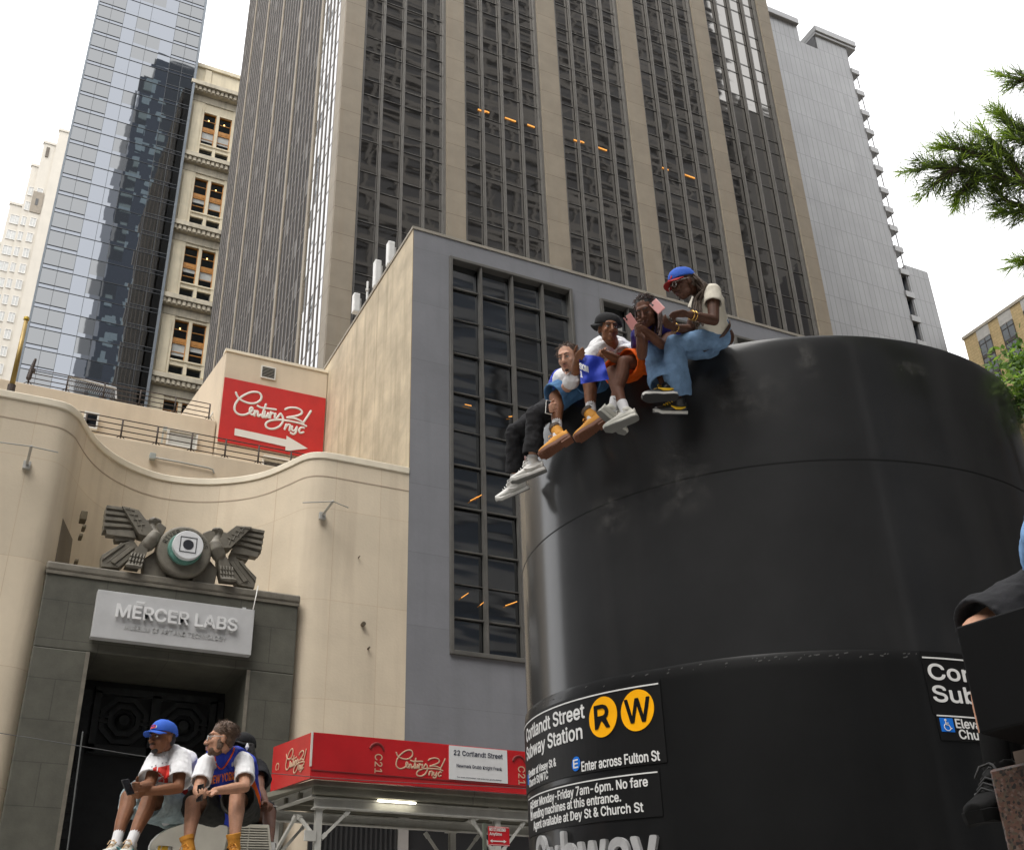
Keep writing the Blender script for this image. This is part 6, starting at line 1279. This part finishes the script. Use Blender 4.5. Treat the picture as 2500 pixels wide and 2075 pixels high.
g = MB(); c = dep(*Z7(1568, 385), (p.head - CAM).dot(FW) - .118); g.tube([c + ZU * .025, c - ZU * .005, c - ZU * .03], [.006, .018, .004], 8, lat=RGT, flat=.5); build('cap_badge', g, white_c, p.root)
for i in (0, 1): shoe(p.root, 'shoe', p.legs[i]['ankle'], p.legs[i]['toe'], p.legs[i]['knee'] - p.legs[i]['ankle'], 'sneaker', (blk_l, sole_b, None, blk_l))
c = thing('cigarette', dep(*Z7(1858, 996), 9.96), 'tiny white cigarette between the fingers of the person in black', 'cigarette'); build('stub', MB().tube([dep(*Z7(1838, 994), 9.96), dep(*Z7(1876, 998), 9.94)], .004, 6), white_l, c); build('filter', MB().tube([dep(*Z7(1822, 992), 9.965), dep(*Z7(1839, 994), 9.961)], .0042, 6), gold, c)
# --- person partly hidden by the pedestal at the right edge
q = setup(dep(*Z5(2230, 270), 3.86), Z5(2360, -190), .5, Z5(2430, -390), -75, -5, -75, (Z5(2440, -80), Z5(2520, -90)), (Z5(2420, 130), Z5(2480, 120)), (Z5(2300, 200), Z5(2380, 200)),
          ((Z5(2230, 240), -ZU, TOCAM, 30), (Z5(2300, 240), -ZU, TOCAM, 30)), (Z5(1838, 520), Z5(1870, 540)), (Z5(1950, 1310), Z5(2040, 1250)), ((Z5(1800, 1440), True), (Z5(1920, 1380), True)), nm='R', shn=(True, False), kn=(True, False), Lth=.43, Lsh=.45)
p = person('person in black denim shorts and dark sneakers sitting behind the black pedestal box', *q[:7], q[7], sk_med, sc=1.05)
face(p, dbrown_hair, lip_l); organic('hair', haircap(p, dbrown_hair), dbrown_hair, p.root, vox=.009); shirt(p, cloth('light_blue_shirt', (.20, .36, .62)), 1.0, .03); trousers(p, blackj, .97, rh=.094, name='shorts')
for i in (0, 1): sock(p, i, M('black_sock', (.005, .005, .005), .9, spec=.1), .12); shoe(p.root, 'shoe', p.legs[i]['ankle'], p.legs[i]['toe'], p.legs[i]['knee'] - p.legs[i]['ankle'], 'high', (M('shoe_black', (.005, .005, .005), .7, spec=.15), M('sole_dark', (.006, .006, .006), .8, spec=.1), M('grey_trim', (.08, .08, .08), .5), M('grey_lace', (.012, .012, .012), .7)), 1.12)
# bake the soft shapes, then lay the prints on the cloth
bake()
from mathutils.bvhtree import BVHTree
_bv = {}
def on_cloth(o, x, y, conv, out):
    if o not in _bv:
        off = o.matrix_world.translation if False else ORG[o]; _bv[o] = BVHTree.FromPolygons([tuple(v.co + off) for v in o.data.vertices], [tuple(f.vertices) for f in o.data.polygons])
    d = ray(*conv(x, y)).normalized(); h = _bv[o].ray_cast(CAM, d)
    return (h[0] + h[1].normalized() * out) if h[0] is not None else None
def patch(o, poly, conv, m, name, n=9, out=.003):
    """a printed patch that follows the cloth"""
    g = MB(); A = [V((*q_, 0)) for q_ in poly]; c = sum(A, V((0, 0, 0))) / len(A); k = len(A)
    for i in range(k):
        a, b = A[i], A[(i + 1) % k]
        for u_ in range(n):
            for v_ in range(n - u_):
                P3 = lambda uu, vv: c + (a - c) * (uu / n) + (b - c) * (vv / n)
                for tri in (((u_, v_), (u_ + 1, v_), (u_, v_ + 1)),) + ((((u_ + 1, v_), (u_ + 1, v_ + 1), (u_, v_ + 1)),) if v_ < n - u_ - 1 else ()):
                    w3 = [on_cloth(o, *P3(*t)[:2], conv, out) for t in tri]
                    if all(w is not None for w in w3) and max((w3[0] - w3[1]).length, (w3[1] - w3[2]).length) < .08: g.add(w3, [(0, 1, 2)])
    return g
for o, polys, conv, m, nm in PRINTS:
    g = MB()
    for pl_ in polys: 
        gg = patch(o, pl_, conv, m, nm); g.add(gg.v, gg.f)
    if g.v: build(nm, g, m, o.parent if False else o)
for o, s_, a, b, hpx, conv, m, nm in TEXTS:
    vs, fs, w_ = glyphs(s_, .02); ok = []; 
    for x, y, z in vs:
        t = x / w_; X = a[0] + (b[0] - a[0]) * t + y * 4; Y = a[1] + (b[1] - a[1]) * t - y * hpx; ok.append(on_cloth(o, X, Y, conv, .004 + .002 * (z * .5 + .5)))
    g = MB(); fs2 = [f for f in fs if all(ok[i] is not None for i in f) and max((ok[f[0]] - ok[i]).length for i in f) < .15]; g.add([q_ if q_ is not None else V((0, 0, 0)) for q_ in ok], fs2)
    used = sorted({i for f in fs2 for i in f}); mp_ = {i: n for n, i in enumerate(used)}; g2 = MB(); g2.add([g.v[i] for i in used], [tuple(mp_[i] for i in f) for f in fs2]); build(nm, g2, m, o)
for o, pts, r, conv, m, nm in LINES:
    P3 = [on_cloth(o, *q_, conv, .002) for q_ in spline(pts, 5)]; P3 = [q_ for q_ in P3 if q_ is not None]
    if len(P3) > 2: build(nm, MB().tube(P3, r, 6, flat=.5), m, o, smooth=True)
# ------------------------------------------------------------------ trees at the right
bark = M('bark', (.07, .05, .038), .9, var=.3, scale=8, bump=.5, bscale=40)
def needle_m(n, c):
    m = M(n, c, .6, var=.3, scale=6); t = m.node_tree; b = t.nodes['Principled BSDF']; tr = t.nodes.new('ShaderNodeBsdfTranslucent'); mi = t.nodes.new('ShaderNodeMixShader'); mi.inputs[0].default_value = .45
    src = b.inputs['Base Color'].links[0].from_socket; t.links.new(src, tr.inputs['Color']); t.links.new(b.outputs[0], mi.inputs[1]); t.links.new(tr.outputs[0], mi.inputs[2]); t.links.new(mi.outputs[0], t.nodes['Material Output'].inputs[0]); return m
nd, nb = needle_m('needles_dark', (.10, .14, .045)), needle_m('needles_bright', (.32, .46, .055))
ct = thing('conifer_tree', dep(3500, 1500, 9).xy.to_3d(), 'conifer with long needle tufts reaching into the top right corner', 'tree')
tr0 = V((ct.location.x, ct.location.y, 0)); topz = dep(3200, -300, 9).z
ZC = lambda x, y: (2180 + x * .2982, 160 + y * .2983)
build('trunk', MB().tube([tr0, tr0 + V((.05, .1, topz * .5)), tr0 + V((-.05, .1, topz)), tr0 + V((0, 0, topz + 3))], [.22, .16, .1, .03], 12), bark, ct, smooth=True)
limbs = [[(2200, 900), (1500, 1000), (1080, 960), (920, 940), (700, 880), (500, 850), (300, 830), (210, 850)], [(920, 940), (780, 760), (560, 690), (420, 670)], [(1080, 960), (900, 700), (780, 580)], [(1500, 700), (1150, 600), (900, 420)], [(2000, 200), (1400, 160), (1080, 120), (950, 100)], [(1500, 1250), (1150, 1180), (930, 1110), (850, 1040)], [(1150, 1180), (950, 1200)], [(700, 880), (600, 1000), (520, 1080)], [(500, 850), (380, 940), (330, 980)], [(1700, 1650), (1250, 1620), (1060, 1600)], [(1400, 700), (1150, 620), (990, 600)]]
tufts = []
for L_ in limbs:
    d0 = 8.6 + random.uniform(-.3, .3); pts = [dep(*ZC(x, y), 8.8 + .35 * math.sin(x * .01) * .3) for x, y in L_]; n = len(pts)
    build('limb', MB().tube(pts, [.035 * (1 - .75 * i / (n - 1)) for i in range(n)], 7), bark, ct, smooth=True)
    for i in range(n - 1):
        seg = (pts[i + 1] - pts[i]); cnt = max(2, int(seg.length / .035))
        for j in range(cnt):
            p_ = pts[i] + seg * (j / cnt); tufts.append((p_, seg.normalized(), i == n - 2 and j > cnt * .45))
g = MB()
for p_, d, tip in tufts:
    for tw_ in range(2 if tip else 3):
        dd = (d * (1.0 if tip else .8) + V((random.gauss(0, .45), random.gauss(0, .45), random.gauss(0, .4))) * (.5 if tip else 1)).normalized(); base = p_; ln_t = random.uniform(.08, .22)
        for k_ in range(40 if tip else 22):
            t = random.random(); b0 = base + dd * ln_t * t; nd_ = (dd * random.uniform(.7, 1.4) + V((random.gauss(0, .5), random.gauss(0, .5), random.gauss(-.12, .5)))).normalized(); ln = random.uniform(.08, .16)
            s_ = nd_.orthogonal().normalized(); s_ = (s_ + nd_.cross(s_) * random.uniform(-2, 2)).normalized() * .0032
            g.add([b0 - s_, b0 + s_, b0 + nd_ * ln + s_ * .4, b0 + nd_ * ln - s_ * .4], [(0, 1, 2, 3)], 1 if (tip and random.random() < .85) or random.random() < .25 else 0)
build('crown', g, [nd, nb], ct)
lt_ = thing('leafy_tree', dep(2750, 1500, 10).xy.to_3d(), 'green leafy tree at the right edge beside the drum rim', 'tree')
t0 = V((lt_.location.x, lt_.location.y, 0)); ttop = dep(2650, 900, 10)
build('trunk', MB().tube([t0, t0.lerp(ttop, .6) + V((.1, 0, 0)), ttop, ttop + V((0, .2, 1))], [.14, .1, .06, .02], 10), bark, lt_, smooth=True)
g = MB()
ends = [(2478, 880), (2490, 945), (2470, 960), (2500, 1010), (2530, 900), (2560, 1000), (2590, 860), (2505, 870), (2620, 960), (2480, 1000)]
for x, y in ends:
    e = dep(x, y, 10.2 + random.uniform(-.3, .3)); build('limb', MB().tube([ttop, ttop.lerp(e, .5) + V((0, 0, .05)), e], [.03, .018, .006], 6), bark, lt_, smooth=True)
    for k_ in range(190):
        c = e + V((random.gauss(0, .11), random.gauss(0, .14), random.gauss(0, .075))); a = V((random.gauss(0, 1), random.gauss(0, 1), random.gauss(-.3, .6))).normalized(); s_ = a.orthogonal().normalized(); s_ = (s_ + a.cross(s_) * random.uniform(-1, 1)).normalized(); l = random.uniform(.05, .085)
        g.add([c, c + a * l * .5 + s_ * l * .3, c + a * l, c + a * l * .5 - s_ * l * .3], [(0, 1, 2, 3)], random.random() < .4)
build('crown', g, [needle_m('leaf_green', (.10, .19, .035)), needle_m('leaf_bright', (.24, .38, .05))], lt_)
if WARN: print('WARN', WARN)
